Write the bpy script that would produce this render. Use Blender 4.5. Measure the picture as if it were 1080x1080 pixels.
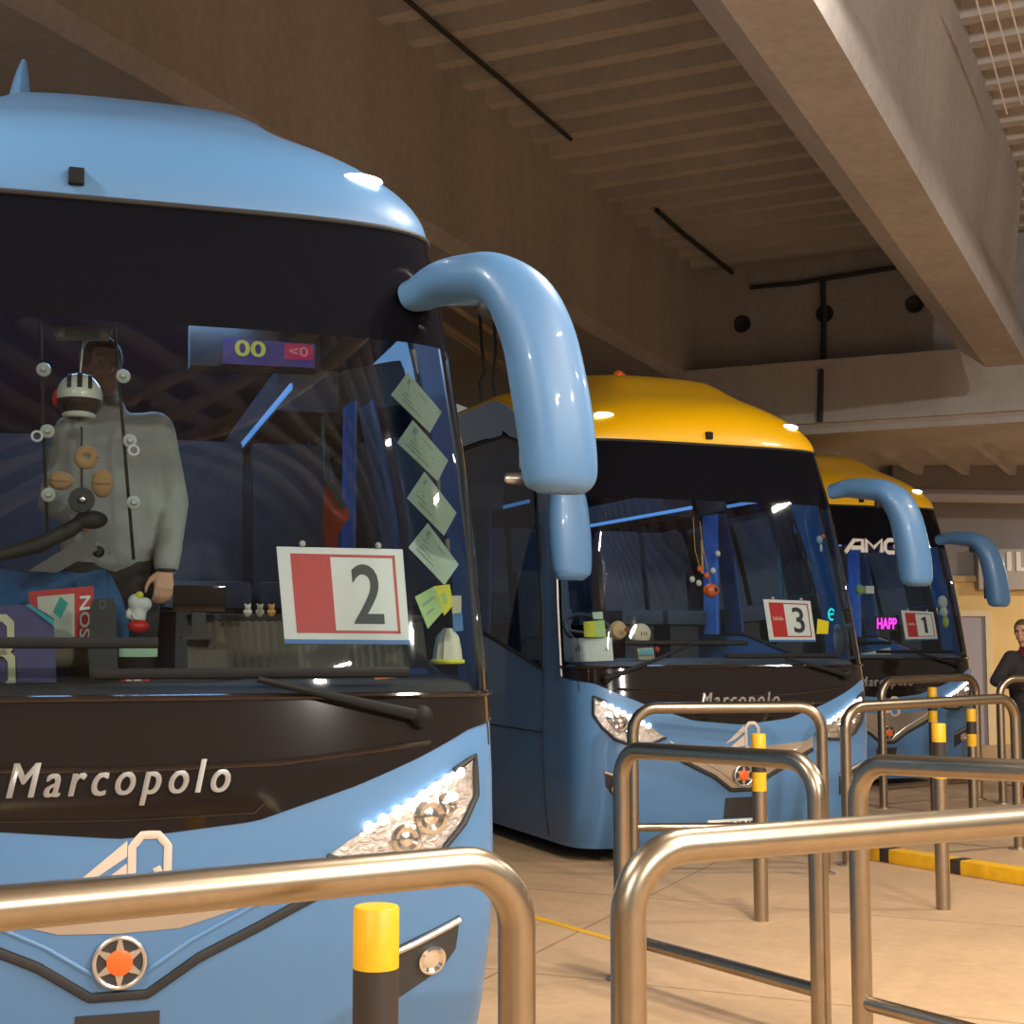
import bpy, bmesh, math, random
import numpy as np
from mathutils import Vector, Matrix
random.seed(7)
PI = math.pi
C = bpy.context.scene.collection
for o in list(bpy.data.objects): bpy.data.objects.remove(o)

# ---------------------------------------------------------------- camera, world, exposure
FPX, HOR, CAMH = 1500.0, 678.0, 1.62
PITCH = math.atan((HOR - 540) / FPX)
cam_d = bpy.data.cameras.new('camera'); cam = bpy.data.objects.new('camera', cam_d); C.objects.link(cam)
cam_d.sensor_width = 36; cam_d.lens = 36 * FPX / 1080
cam.location = (0, 0, CAMH); cam.rotation_euler = (PI / 2 + PITCH, 0, 0)
cam_d.clip_start = 0.05; cam_d.clip_end = 200
sc = bpy.context.scene
sc.camera = cam
sc.view_settings.view_transform = 'Standard'; sc.view_settings.look = 'None'
sc.view_settings.gamma = 1; sc.view_settings.use_curve_mapping = False
sc.view_settings.exposure = 0.1
w = bpy.data.worlds.new('world'); sc.world = w; w.use_nodes = True
w.node_tree.nodes['Background'].inputs[0].default_value = (0.95, 0.88, 0.8, 1)
w.node_tree.nodes['Background'].inputs[1].default_value = 0.22
LAMP_W = 200.0
LAMP_COL = (1.0, 0.9, 0.78)

# ---------------------------------------------------------------- pixel rays of the photograph (1080 frame)
cp, sp = math.cos(PITCH), math.sin(PITCH)
CAM = np.array([0, 0, CAMH])
def ray(u, v):
    a = (u - 540) / FPX; b = (540 - v) / FPX
    return np.array([a, cp - b * sp, sp + b * cp])
def at_z(u, v, z):
    r = ray(u, v); return CAM + r * ((z - CAMH) / r[2])
def at_y(u, v, Y):
    r = ray(u, v); return CAM + r * (Y / r[1])
def at_plane(u, v, p0, n):
    r = ray(u, v); return CAM + r * (np.dot(np.array(p0) - CAM, n) / np.dot(r, n))

# ---------------------------------------------------------------- materials
MATS = {}
def mat(name, col, rough=0.5, metal=0.0, coat=0.0, noise=0.0, nscale=6.0, bump=0.0, emit=None, estr=0.0, spec=0.5, sheen=0.0):
    if name in MATS: return MATS[name]
    m = bpy.data.materials.new(name); m.use_nodes = True
    nt = m.node_tree; b = nt.nodes['Principled BSDF']
    b.inputs['Base Color'].default_value = (*col, 1); b.inputs['Roughness'].default_value = rough
    b.inputs['Metallic'].default_value = metal; b.inputs['Coat Weight'].default_value = coat
    b.inputs['Coat Roughness'].default_value = 0.04
    b.inputs['Specular IOR Level'].default_value = spec
    b.inputs['Sheen Weight'].default_value = sheen
    if noise or bump:
        tc = nt.nodes.new('ShaderNodeTexCoord'); nz = nt.nodes.new('ShaderNodeTexNoise')
        nz.inputs['Scale'].default_value = nscale; nz.inputs['Detail'].default_value = 6; nz.inputs['Roughness'].default_value = 0.65
        nt.links.new(tc.outputs['Object'], nz.inputs['Vector'])
        if noise:
            rp = nt.nodes.new('ShaderNodeValToRGB')
            rp.color_ramp.elements[0].position = 0.3; rp.color_ramp.elements[1].position = 0.7
            rp.color_ramp.elements[0].color = (*[c * (1 - noise) for c in col], 1)
            rp.color_ramp.elements[1].color = (*[min(1, c * (1 + noise)) for c in col], 1)
            nt.links.new(nz.outputs['Fac'], rp.inputs['Fac']); nt.links.new(rp.outputs['Color'], b.inputs['Base Color'])
        if bump:
            bp = nt.nodes.new('ShaderNodeBump'); bp.inputs['Strength'].default_value = bump; bp.inputs['Distance'].default_value = 0.01
            nt.links.new(nz.outputs['Fac'], bp.inputs['Height']); nt.links.new(bp.outputs['Normal'], b.inputs['Normal'])
    if emit:
        b.inputs['Emission Color'].default_value = (*emit, 1); b.inputs['Emission Strength'].default_value = estr
    MATS[name] = m; return m

def glass_mat(name, tint, ior=1.5):
    m = bpy.data.materials.new(name); m.use_nodes = True; nt = m.node_tree
    nt.nodes.remove(nt.nodes['Principled BSDF'])
    out = nt.nodes['Material Output']
    tr = nt.nodes.new('ShaderNodeBsdfTransparent'); tr.inputs[0].default_value = (*tint, 1)
    gl = nt.nodes.new('ShaderNodeBsdfGlossy'); gl.inputs['Roughness'].default_value = 0.02
    fr = nt.nodes.new('ShaderNodeFresnel'); fr.inputs['IOR'].default_value = ior
    mx = nt.nodes.new('ShaderNodeMixShader')
    nt.links.new(fr.outputs[0], mx.inputs[0]); nt.links.new(tr.outputs[0], mx.inputs[1]); nt.links.new(gl.outputs[0], mx.inputs[2])
    nt.links.new(mx.outputs[0], out.inputs['Surface'])
    MATS[name] = m; return m

def concrete(name, col, var=0.18, streak=True):
    m = bpy.data.materials.new(name); m.use_nodes = True; nt = m.node_tree; b = nt.nodes['Principled BSDF']
    tc = nt.nodes.new('ShaderNodeTexCoord')
    n1 = nt.nodes.new('ShaderNodeTexNoise'); n1.inputs['Scale'].default_value = 0.6; n1.inputs['Detail'].default_value = 8; n1.inputs['Roughness'].default_value = 0.7
    n2 = nt.nodes.new('ShaderNodeTexNoise'); n2.inputs['Scale'].default_value = 14; n2.inputs['Detail'].default_value = 5
    mp = nt.nodes.new('ShaderNodeMapping'); mp.inputs['Scale'].default_value = (1, 1, 0.25) if streak else (1, 1, 1)
    nt.links.new(tc.outputs['Object'], mp.inputs[0]); nt.links.new(mp.outputs[0], n1.inputs['Vector']); nt.links.new(tc.outputs['Object'], n2.inputs['Vector'])
    ad = nt.nodes.new('ShaderNodeMix'); ad.data_type = 'FLOAT'; ad.inputs[0].default_value = 0.3
    nt.links.new(n1.outputs['Fac'], ad.inputs[2]); nt.links.new(n2.outputs['Fac'], ad.inputs[3])
    rp = nt.nodes.new('ShaderNodeValToRGB'); rp.color_ramp.elements[0].position = 0.32; rp.color_ramp.elements[1].position = 0.68
    rp.color_ramp.elements[0].color = (*[c * (1 - var) for c in col], 1); rp.color_ramp.elements[1].color = (*[c * (1 + var) for c in col], 1)
    nt.links.new(ad.outputs[0], rp.inputs[0]); nt.links.new(rp.outputs[0], b.inputs['Base Color'])
    b.inputs['Roughness'].default_value = 0.85
    bp = nt.nodes.new('ShaderNodeBump'); bp.inputs['Strength'].default_value = 0.15; bp.inputs['Distance'].default_value = 0.01
    nt.links.new(n2.outputs['Fac'], bp.inputs['Height']); nt.links.new(bp.outputs[0], b.inputs['Normal'])
    MATS[name] = m; return m

M_blue = mat('bus_paint_blue', (0.085, 0.205, 0.395), 0.42, coat=0.3)
M_yellow = mat('bus_paint_yellow', (0.87, 0.47, 0.0), 0.35, coat=0.4)
M_black = mat('black_gloss', (0.014, 0.009, 0.007), 0.08, coat=0.2)
M_band = mat('ceramic_black', (0.006, 0.006, 0.009), 0.04, spec=0.06)
M_rubber = mat('black_rubber', (0.02, 0.02, 0.02), 0.6)
M_dark = mat('dark_plastic', (0.035, 0.033, 0.033), 0.5)
M_dash = mat('dash_brown', (0.07, 0.06, 0.05), 0.6, noise=0.2, nscale=30)
M_grey = mat('seat_grey', (0.07, 0.075, 0.09), 0.85, noise=0.15, nscale=40)
M_wiper = mat('wiper_black', (0.008, 0.008, 0.008), 0.6, spec=0.2)
M_chrome = mat('chrome', (0.8, 0.78, 0.75), 0.15, 1.0)
M_silver = mat('silver_trim', (0.62, 0.58, 0.53), 0.28, 0.9)
M_steel = mat('brushed_steel', (0.40, 0.325, 0.235), 0.33, 1.0, noise=0.07, nscale=18)
M_white = mat('white_plastic', (0.75, 0.75, 0.72), 0.45)
M_red = mat('sign_red', (0.52, 0.015, 0.015), 0.45)
M_ink = mat('ink', (0.02, 0.02, 0.025), 0.5)
M_bluestrip = mat('sign_blue', (0.05, 0.17, 0.5), 0.5)
M_yellowp = mat('yellow_paint', (0.78, 0.42, 0.01), 0.45, noise=0.12, nscale=20)
M_blackp = mat('black_paint', (0.035, 0.025, 0.02), 0.5)
M_conc = concrete('concrete_deck', (0.40, 0.375, 0.36))
M_conc2 = concrete('concrete_beam', (0.33, 0.31, 0.305), 0.25)
M_led = mat('led_white', (1, 1, 1), 0.3, emit=(1.0, 0.95, 0.9), estr=5)
M_marker = mat('marker_white', (1, 1, 1), 0.3, emit=(0.95, 0.98, 1.0), estr=6)
M_glass = glass_mat('windscreen_glass', (0.76, 0.82, 0.80), 1.62)
M_sglass = glass_mat('side_glass', (0.30, 0.34, 0.36), 1.25)
M_orange = mat('orange', (0.85, 0.14, 0.02), 0.4)
M_skin = mat('skin', (0.5, 0.27, 0.17), 0.55)
M_intblue = mat('interior_blue', (0.03, 0.07, 0.22), 0.7)
M_curtain = mat('curtain_blue', (0.08, 0.2, 0.5), 0.9, noise=0.2, nscale=8)
M_intgrey = mat('interior_grey', (0.10, 0.10, 0.115), 0.7)

# ---------------------------------------------------------------- mesh helpers
def V(p): return Vector((float(p[0]), float(p[1]), float(p[2])))
def obj(name, bm, m, parent=None, smooth=True, angle=40, loc=None, rotz=None):
    bmesh.ops.recalc_face_normals(bm, faces=bm.faces)
    me = bpy.data.meshes.new(name); bm.to_mesh(me); bm.free()
    if m: me.materials.append(m)
    if smooth:
        me.shade_smooth()
        try: me.set_sharp_from_angle(angle=math.radians(angle))
        except Exception: pass
    o = bpy.data.objects.new(name, me); C.objects.link(o)
    if parent: o.parent = parent
    if loc is not None: o.location = loc
    if rotz is not None: o.rotation_euler = (0, 0, rotz)
    return o
def tag(o, label, cat, group=None, kind=None):
    if label: o['label'] = label
    if cat: o['category'] = cat
    if group: o['group'] = group
    if kind: o['kind'] = kind
    return o
def empty(name, loc, rotz, label, cat, group=None, parent=None):
    o = bpy.data.objects.new(name, None); C.objects.link(o); o.empty_display_size = 0.1
    o.location = loc; o.rotation_euler = (0, 0, rotz)
    return tag(o, label, cat, group)
def struct(name, bm, m, **k):
    o = obj(name, bm, m, **k); o['kind'] = 'structure'; return o
def BM(): return bmesh.new()
def box(bm, c, s, rot=None, bev=0.0):
    g = bmesh.ops.create_cube(bm, size=1.0)['verts']
    bmesh.ops.scale(bm, vec=s, verts=g)
    if bev:
        es = list({e for v in g for e in v.link_edges})
        r = bmesh.ops.bevel(bm, geom=es, offset=bev, segments=2, affect='EDGES', profile=0.7)
        g = list({v for f in r['faces'] for v in f.verts} | {v for v in g if v.is_valid})
    M = Matrix.Translation(V(c)) @ (rot.to_4x4() if rot else Matrix())
    bmesh.ops.transform(bm, matrix=M, verts=g); return bm
def ell(bm, c, r, seg=20, rings=12, rot=None):
    g = bmesh.ops.create_uvsphere(bm, u_segments=seg, v_segments=rings, radius=1.0)['verts']
    bmesh.ops.scale(bm, vec=r, verts=g)
    bmesh.ops.transform(bm, matrix=Matrix.Translation(V(c)) @ (rot.to_4x4() if rot else Matrix()), verts=g); return bm
def tube(bm, pts, rad, seg=12, cap=True, flat=None, up=Vector((0, 0, 1))):
    """swept tube; rad a number or list; flat = list of (rx, ry) per ring"""
    pts = [V(p) for p in pts]; n = len(pts); rings = []
    T = []
    for i in range(n):
        a = pts[max(i - 1, 0)]; b = pts[min(i + 1, n - 1)]; T.append((b - a).normalized())
    ref = up if abs(T[0].dot(up)) < 0.9 else Vector((1, 0, 0))
    X = (ref - T[0] * ref.dot(T[0])).normalized()
    for i in range(n):
        X = (X - T[i] * X.dot(T[i])).normalized(); Y = T[i].cross(X)
        if flat: rx, ry = flat[i]
        else: rx = ry = rad[i] if isinstance(rad, (list, tuple)) else rad
        rings.append([bm.verts.new(pts[i] + X * (rx * math.cos(2 * PI * k / seg)) + Y * (ry * math.sin(2 * PI * k / seg))) for k in range(seg)])
    for i in range(n - 1):
        for k in range(seg):
            bm.faces.new((rings[i][k], rings[i][(k + 1) % seg], rings[i + 1][(k + 1) % seg], rings[i + 1][k]))
    if cap: bm.faces.new(rings[0][::-1]); bm.faces.new(rings[-1])
    return bm
def cyl(bm, a, b, r, seg=16): return tube(bm, [a, b], r, seg)
def fillet(pts, r, k=8):
    out = [np.array(pts[0], float)]
    for i in range(1, len(pts) - 1):
        p, a, b = np.array(pts[i], float), np.array(pts[i - 1], float), np.array(pts[i + 1], float)
        u = (a - p) / np.linalg.norm(a - p); v = (b - p) / np.linalg.norm(b - p)
        ang = math.acos(max(-1, min(1, float(u @ v)))); d = r / math.tan(ang / 2)
        c = p + (u + v) / np.linalg.norm(u + v) * (r / math.sin(ang / 2)); p1, p2 = p + u * d, p + v * d
        e1, e2 = p1 - c, p2 - c; th = math.acos(max(-1, min(1, float(e1 @ e2) / (r * r))))
        for j in range(k + 1):
            t = j / k; out.append(c + (math.sin((1 - t) * th) * e1 + math.sin(t * th) * e2) / math.sin(th))
    out.append(np.array(pts[-1], float)); return out
def lathe(bm, prof, seg=24, c=(0, 0, 0), axis='z'):
    rings = []
    for r, z in prof:
        rr = []
        for k in range(seg):
            a = 2 * PI * k / seg; x, y = r * math.cos(a), r * math.sin(a)
            p = (x, y, z) if axis == 'z' else ((x, -z, y) if axis == 'y' else (z, x, y))
            rr.append(bm.verts.new((p[0] + c[0], p[1] + c[1], p[2] + c[2])))
        rings.append(rr)
    for i in range(len(rings) - 1):
        for k in range(seg): bm.faces.new((rings[i][k], rings[i][(k + 1) % seg], rings[i + 1][(k + 1) % seg], rings[i + 1][k]))
    bm.faces.new(rings[0][::-1]); bm.faces.new(rings[-1]); return bm
def grid(bm, P):
    vs = [[bm.verts.new(V(p)) for p in row] for row in P]
    for i in range(len(vs) - 1):
        for j in range(len(vs[0]) - 1): bm.faces.new((vs[i][j], vs[i][j + 1], vs[i + 1][j + 1], vs[i + 1][j]))
    return vs
def prism(bm, poly, t, frame):
    """2D polygon extruded by t; frame = (origin, X, Y, N)"""
    O, X, Y, N = [V(q) for q in frame]
    a = [bm.verts.new(O + X * p[0] + Y * p[1]) for p in poly]; b = [bm.verts.new(O + X * p[0] + Y * p[1] - N * t) for p in poly]
    bm.faces.new(a); bm.faces.new(b[::-1])
    for i in range(len(poly)): bm.faces.new((a[i], a[(i + 1) % len(poly)], b[(i + 1) % len(poly)], b[i]))
    return bm
def text_bm(s, size, depth=0.002, shear=0.0, bold=0.0, spacing=1.0, align='CENTER'):
    cu = bpy.data.curves.new('t', 'FONT'); cu.body = s; cu.size = size; cu.extrude = depth; cu.shear = shear
    cu.offset = bold; cu.space_character = spacing; cu.align_x = align; cu.align_y = 'CENTER'; cu.resolution_u = 4
    o = bpy.data.objects.new('t', cu); C.objects.link(o); bpy.context.view_layer.update()
    me = bpy.data.meshes.new_from_object(o.evaluated_get(bpy.context.evaluated_depsgraph_get()))
    bm = BM(); bm.from_mesh(me); bpy.data.objects.remove(o); bpy.data.curves.remove(cu); bpy.data.meshes.remove(me)
    return bm
def place_bm(bm, O, X, Y, sx=1, sy=1):
    X = V(X); Y = V(Y); N = X.cross(Y)
    for v in bm.verts: v.co = V(O) + X * (v.co.x * sx) + Y * (v.co.y * sy) + N * v.co.z
    return bm
def remeshed(name, bm, m, voxel, parent=None, smooth=4):
    me = bpy.data.meshes.new('t'); bm.to_mesh(me); bm.free()
    o = bpy.data.objects.new('t', me); C.objects.link(o)
    r = o.modifiers.new('r', 'REMESH'); r.mode = 'VOXEL'; r.voxel_size = voxel
    s = o.modifiers.new('s', 'SMOOTH'); s.iterations = smooth; s.factor = 0.5
    bpy.context.view_layer.update()
    me2 = bpy.data.meshes.new_from_object(o.evaluated_get(bpy.context.evaluated_depsgraph_get()))
    bpy.data.objects.remove(o); bpy.data.meshes.remove(me)
    me2.name = name; me2.materials.clear(); me2.materials.append(m); me2.shade_smooth()
    o = bpy.data.objects.new(name, me2); C.objects.link(o)
    if parent: o.parent = parent
    return o
def capsule(bm, a, b, ra, rb, seg=12):
    a, b = V(a), V(b); d = (b - a); L = d.length; d.normalize()
    pts, rr = [], []
    for t in (-0.98, -0.8, -0.45): pts.append(a + d * (ra * t)); rr.append(ra * math.sqrt(1 - t * t))
    for t in (0, 0.5, 1): pts.append(a + d * (L * t)); rr.append(ra + (rb - ra) * t)
    for t in (0.45, 0.8, 0.98): pts.append(b + d * (rb * t)); rr.append(rb * math.sqrt(1 - t * t))
    tube(bm, pts, rr, seg); return bm

# ================================================================ STRUCTURE
def floor_mat():
    m = concrete('floor_concrete', (0.50, 0.33, 0.185), 0.2, streak=False); nt = m.node_tree; b = nt.nodes['Principled BSDF']
    b.inputs['Roughness'].default_value = 0.6
    tc = nt.nodes.new('ShaderNodeTexCoord'); mp = nt.nodes.new('ShaderNodeMapping'); mp.inputs['Rotation'].default_value = (0, 0, 0.42)
    br = nt.nodes.new('ShaderNodeTexBrick'); br.inputs['Scale'].default_value = 1.0; br.offset = 0.0
    br.inputs['Brick Width'].default_value = 3.0; br.inputs['Row Height'].default_value = 2.2; br.inputs['Mortar Size'].default_value = 0.008
    br.inputs['Color1'].default_value = (1, 1, 1, 1); br.inputs['Color2'].default_value = (0.94, 0.94, 0.94, 1); br.inputs['Mortar'].default_value = (0.55, 0.5, 0.45, 1)
    nt.links.new(tc.outputs['Object'], mp.inputs[0]); nt.links.new(mp.outputs[0], br.inputs['Vector'])
    mx = nt.nodes.new('ShaderNodeMix'); mx.data_type = 'RGBA'; mx.blend_type = 'MULTIPLY'; mx.inputs[0].default_value = 1.0
    src = b.inputs['Base Color'].links[0].from_socket
    nt.links.new(src, mx.inputs[6]); nt.links.new(br.outputs['Color'], mx.inputs[7]); nt.links.new(mx.outputs[2], b.inputs['Base Color'])
    return m
bm = BM(); box(bm, (4, 10, -0.1), (70, 70, 0.2)); struct('floor', bm, floor_mat(), smooth=False)

Db = ray(1280, 720); Db /= np.linalg.norm(Db)
Dr = ray(-2850, 720); Dr /= np.linalg.norm(Dr)
qv = np.cross([0, 0, 1.0], Db); qv /= np.linalg.norm(qv); wv = np.cross(Db, qv); wv *= np.sign(wv[2])
def D3(s, q, w_): return CAM + Db * s + qv * q + wv * w_
def s_of(u, v, q):
    r = ray(u, v); return q * (r @ Db) / (r @ qv)
QE, WC = 6.0, 6.0 / 1.113
QC = 0.306 * WC
Q0 = D3(s_of(735, 300, QE), QE, WC)
NW = np.cross(Dr, [0, 0, 1.0]); NW /= np.linalg.norm(NW); NW *= -np.sign(NW[1])     # wall normal, towards the camera
def wall_pt(u, v, off=0.0): return at_plane(u, v, Q0 + NW * off, NW)
# ribbed deck: slab with downstand ribs, one continuous ceiling
bm = BM()
def slab_part(q0, q1, s0, s1):
    # corrugated profile along Db, extruded along Dr
    sh = (q0 - QE) / (Dr @ qv); 
    prof = []; s = s0
    pitch = 0.495
    while s < s1:
        prof += [(s, 0.02), (s + 0.25, 0.02), (s + 0.30, -0.13), (s + 0.445, -0.13)]
        s += pitch
    rows = []
    for q in (q0, q1):
        k = (q - QE) / (Dr @ qv); base = Dr * k
        rows.append([CAM + Db * ss + qv * QE + wv * (WC + 0.13 + dw) + base for ss, dw in prof])
    grid(bm, rows)
s_far = s_of(735, 300, QE)
slab_part(-9.0, 12.0, -14.0, s_far - 0.1)
a = [D3(-16, -9, WC + 0.35), D3(-16, 12, WC + 0.35), D3(s_far + 3, 12, WC + 0.35), D3(s_far + 8, -9, WC + 0.35)]
vs = [bm.verts.new(V(p)) for p in a]; bm.faces.new(vs)
struct('ceiling', bm, M_conc, angle=20)
def girder(name, prof, s0, s1, m, rnd=None):
    bm = BM(); n = len(prof)
    rows = [[D3(s, q, w_) for q, w_ in prof + prof[:1]] for s in np.linspace(s0, s1, 12)]
    vs = grid(bm, rows); bmesh.ops.remove_doubles(bm, verts=bm.verts, dist=1e-5)
    bmesh.ops.holes_fill(bm, edges=bm.edges, sides=0)
    return struct(name, bm, m, angle=35)
# big left box girder (right face and soffit seen) and right girder
girder('ceiling_girder', [(QE, WC + 0.2), (QE + 0.02, 4.35), (QE, QE / 1.575 + 0.12), (QE + 0.1, QE / 1.575), (9.6, QE / 1.575 + 0.05), (9.9, QE / 1.575 + 0.3), (9.9, WC + 0.2)], -14, s_far + 0.3, M_conc2)
wB = QC / 0.4835
girder('ceiling_girder', [(QC, WC + 0.2), (QC + 0.10, 4.7), (QC + 0.16, 4.2), (QC + 0.06, 3.75), (QC, wB + 0.12), (QC + 0.03, wB), (wB * 0.617, wB), (wB * 1.06 * 0.656, wB * 1.06), (wB * 1.06 * 0.656 + 0.04, 4.1), (QC + 0.5, 4.5), (QC + 0.5, WC + 0.2)], -14, s_of(1040, 392, wB * 0.617), M_conc2)
# cross wall with round vents, ledge beam below it
bm = BM()
tl, tr_ = wall_pt(728, 285), wall_pt(1150, 245); bl, br_ = wall_pt(728, 400), wall_pt(1150, 352)
zt, zb = max(tl[2], tr_[2]) + 0.5, min(bl[2], br_[2])
L_ = wall_pt(560, 340); R_ = wall_pt(1250, 300)
def vwall(bm, A, B, z0, z1, th, n):
    A, B = np.array(A), np.array(B)
    c = [(A[0], A[1]), (B[0], B[1]), (B[0] - n[0] * th, B[1] - n[1] * th), (A[0] - n[0] * th, A[1] - n[1] * th)]
    lo = [bm.verts.new((x, y, z0)) for x, y in c]; hi = [bm.verts.new((x, y, z1)) for x, y in c]
    bm.faces.new(lo[::-1]); bm.faces.new(hi)
    for i in range(4): bm.faces.new((lo[i], lo[(i + 1) % 4], hi[(i + 1) % 4], hi[i]))
vwall(bm, L_, R_, zb - 0.3, zt, 0.4, NW); struct('wall_back', bm, M_conc2, smooth=False)
LO = 0.55
lA, lB = wall_pt(728, 394, LO), wall_pt(1085, 358, LO); l0 = wall_pt(880, 455, LO)
ZL = l0[2]; ZLT = (lA[2] + lB[2]) / 2
bm = BM(); vwall(bm, wall_pt(560, 400, LO), wall_pt(1250, 400, LO), ZL, ZLT, 2.0, NW)
bmesh.ops.bevel(bm, geom=[e for e in bm.edges if abs(e.verts[0].co.z - e.verts[1].co.z) < 1e-4 and e.verts[0].co.z < ZL + .01], offset=0.12, segments=3, affect='EDGES')
struct('ledge_beam', bm, M_conc, angle=30)
XW = V(Dr) * -1; ZW = Vector((0, 0, 1))
for i, (u, v) in enumerate(((783, 342), (870, 331), (965, 321))):
    p = wall_pt(u, v, 0.012); bm = BM()
    R0 = Matrix((V(XW), V(NW), ZW)).transposed()
    lathe(bm, [(0.10, -0.02), (0.115, 0.01), (0.095, 0.012), (0.07, -0.005)], 24, axis='y')
    bmesh.ops.transform(bm, matrix=Matrix.Translation(V(p)) @ Matrix.Rotation(math.atan2(-NW[0], NW[1]) + PI, 4, 'Z'), verts=bm.verts)
    o = obj('wall_vent', bm, M_rubber)
    tag(o, ['round black vent opening high on the concrete wall, left of the cable', 'round black vent opening on the concrete wall that the vertical cable runs over', 'round black vent opening high on the wall, beside the sloping girder'][i], 'vent', 'vents in the cross wall')
# second ceiling beyond the ledge with ribs running away
bm = BM()
zc2 = ZL + 0.12; c0 = wall_pt(880, 455, 0)
rows = []
us = np.arange(-6.0, 16.0, 0.68); line = []
for uu in us: line += [(uu, 0.16), (uu + 0.5, 0.16), (uu + 0.55, 0.0), (uu + 0.66, 0.0)]
for far in (1.0, 9.5):
    rows.append([np.array([*(c0[:2] + (-Dr[:2]) * uu + Db[:2] * far), zc2 + dz]) for uu, dz in line])
grid(bm, rows); struct('ceiling', bm, M_conc, smooth=False)
# far wall: grey above, yellow below, with a door
YF = 23.0
def FW(u, v, off=0.0): return at_y(u, v, YF - off)
zy = FW(1040, 612)[2]
M_yw = mat('wall_yellow', (0.72, 0.50, 0.20), 0.7, noise=0.05, nscale=2)
bm = BM(); box(bm, (13.2, YF + 0.15, (zy + 6.0) / 2), (14, 0.3, 6.0 - zy)); struct('wall_far', bm, mat('wall_grey', (0.27, 0.245, 0.24), 0.8, noise=0.08, nscale=2), smooth=False)
bm = BM(); box(bm, (13.2, YF + 0.15, zy / 2), (14, 0.3, zy)); struct('wall_far_lower', bm, M_yw, smooth=False)
bm = BM(); box(bm, (13.2, YF - 0.04, zy + 0.02), (14, 0.08, 0.10), bev=0.01); struct('trim_1', bm, mat('trim_tan', (0.5, 0.36, 0.18), 0.6), smooth=False)
dl, dr = FW(1007, 650)[0], FW(1037, 650)[0]; dz = FW(1020, 650)[2]
bm = BM(); box(bm, ((dl + dr) / 2, YF - 0.03, dz / 2), (dr - dl, 0.05, dz)); door = struct('door_1', bm, mat('door_grey', (0.36, 0.33, 0.36), 0.5), smooth=False)
bm = BM()
for x in (dl - 0.05, dr + 0.05): box(bm, (x, YF - 0.05, dz / 2 + 0.04), (0.1, 0.1, dz + 0.08))
box(bm, ((dl + dr) / 2, YF - 0.05, dz + 0.05), (dr - dl, 0.1, 0.1)); obj('door_frame', bm, mat('frame_cream', (0.72, 0.58, 0.34), 0.6), door, smooth=False)
bm = BM(); cyl(bm, (dl + 0.08, YF - 0.06, 1.0), (dl + 0.08, YF - 0.13, 1.0), 0.012); cyl(bm, (dl + 0.08, YF - 0.13, 1.0), (dl + 0.2, YF - 0.13, 1.0), 0.01); obj('door_handle', bm, M_silver, door)

# ---------------------------------------------------------------- station lighting: suspended batten lamps over the bays
def batten(x, y, z, rot, label, L=2.4, power=LAMP_W, drop=None):
    R = empty('batten_lamp', (x, y, z), rot, label, 'lamp', 'batten lamps hung from the deck')
    bm = BM(); box(bm, (0, 0, 0.05), (0.16, L, 0.08), bev=0.01); obj('housing', bm, M_white, R)
    for sg in (-1, 1):
        bm = BM(); cyl(bm, (0, sg * L * 0.4, 0.09), (0, sg * L * 0.4, drop if drop else CAMH + WC - 0.0381 * y - z - 0.12), 0.008, 8); obj('suspension_rod', bm, M_silver, R)
    ld = bpy.data.lights.new('lamp_light', 'AREA'); ld.shape = 'RECTANGLE'; ld.size = 0.14; ld.size_y = L - 0.1; ld.energy = power; ld.color = LAMP_COL
    lo = bpy.data.objects.new('lamp_light', ld); C.objects.link(lo); lo.parent = R; lo.location = (0, 0, 0.0)
LB = 'long white batten lamp hung under the deck over the passenger bays'
ang = math.atan2(-Db[0], Db[1])
for x, y, pw in ((-1.35, 2.1, 1.0), (1.7, 5.8, 1.0), (3.4, 2.2, 1.0), (-3.6, 3.4, 1.0), (7.0, 9.0, 1.2), (6.5, 3.6, 1.0), (5.0, -3.5, 1.0)):
    batten(x, y, 5.3, ang, LB, 0.8, LAMP_W * pw)
batten(11.5, 19.6, 3.9, ang, 'unseen batten lamp added under the low far ceiling to light the yellow wall', 0.8, LAMP_W * 1.8, ZL + 0.1 - 3.9)  # extra unseen lamp, added to brighten the far wall and low ceiling
# unseen fill lamps added to brighten the coach fronts, tilted towards them
def flood(x, y, z, tx, ty, pw, label):
    yaw = math.atan2(-(tx - x), ty - y); R = empty('fill_lamp', (x, y, z), yaw, label, 'lamp', 'unseen fill lamps facing the bays')
    Rx = Matrix.Rotation(math.radians(48), 3, 'X')
    bm = BM(); box(bm, Rx @ Vector((0, 0, 0.06)), (0.5, 0.3, 0.10), rot=Rx, bev=0.015); obj('housing', bm, M_dark, R)
    bm = BM(); cyl(bm, (0, 0, 0.1), (0, 0, CAMH + WC - 0.0381 * y - z - 0.12), 0.02, 10); obj('bracket', bm, M_silver, R)
    ld = bpy.data.lights.new('lamp_light', 'AREA'); ld.shape = 'RECTANGLE'; ld.size = 0.26; ld.size_y = 0.14; ld.energy = pw; ld.color = (1.0, 0.95, 0.88)
    lo = bpy.data.objects.new('lamp_light', ld); C.objects.link(lo); lo.parent = R; lo.rotation_euler = (math.radians(48), 0, 0)
for x, y, tx, ty, pw in ((-3.6, -4.0, -1.5, 6, 330), (5.2, -5.0, 1.0, 9, 480), (7.2, -1.0, 3.5, 12, 430)):
    flood(x, y, 5.4, tx, ty, pw, 'unseen fill lamp added behind the queue rails to brighten the parked coaches')
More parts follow.
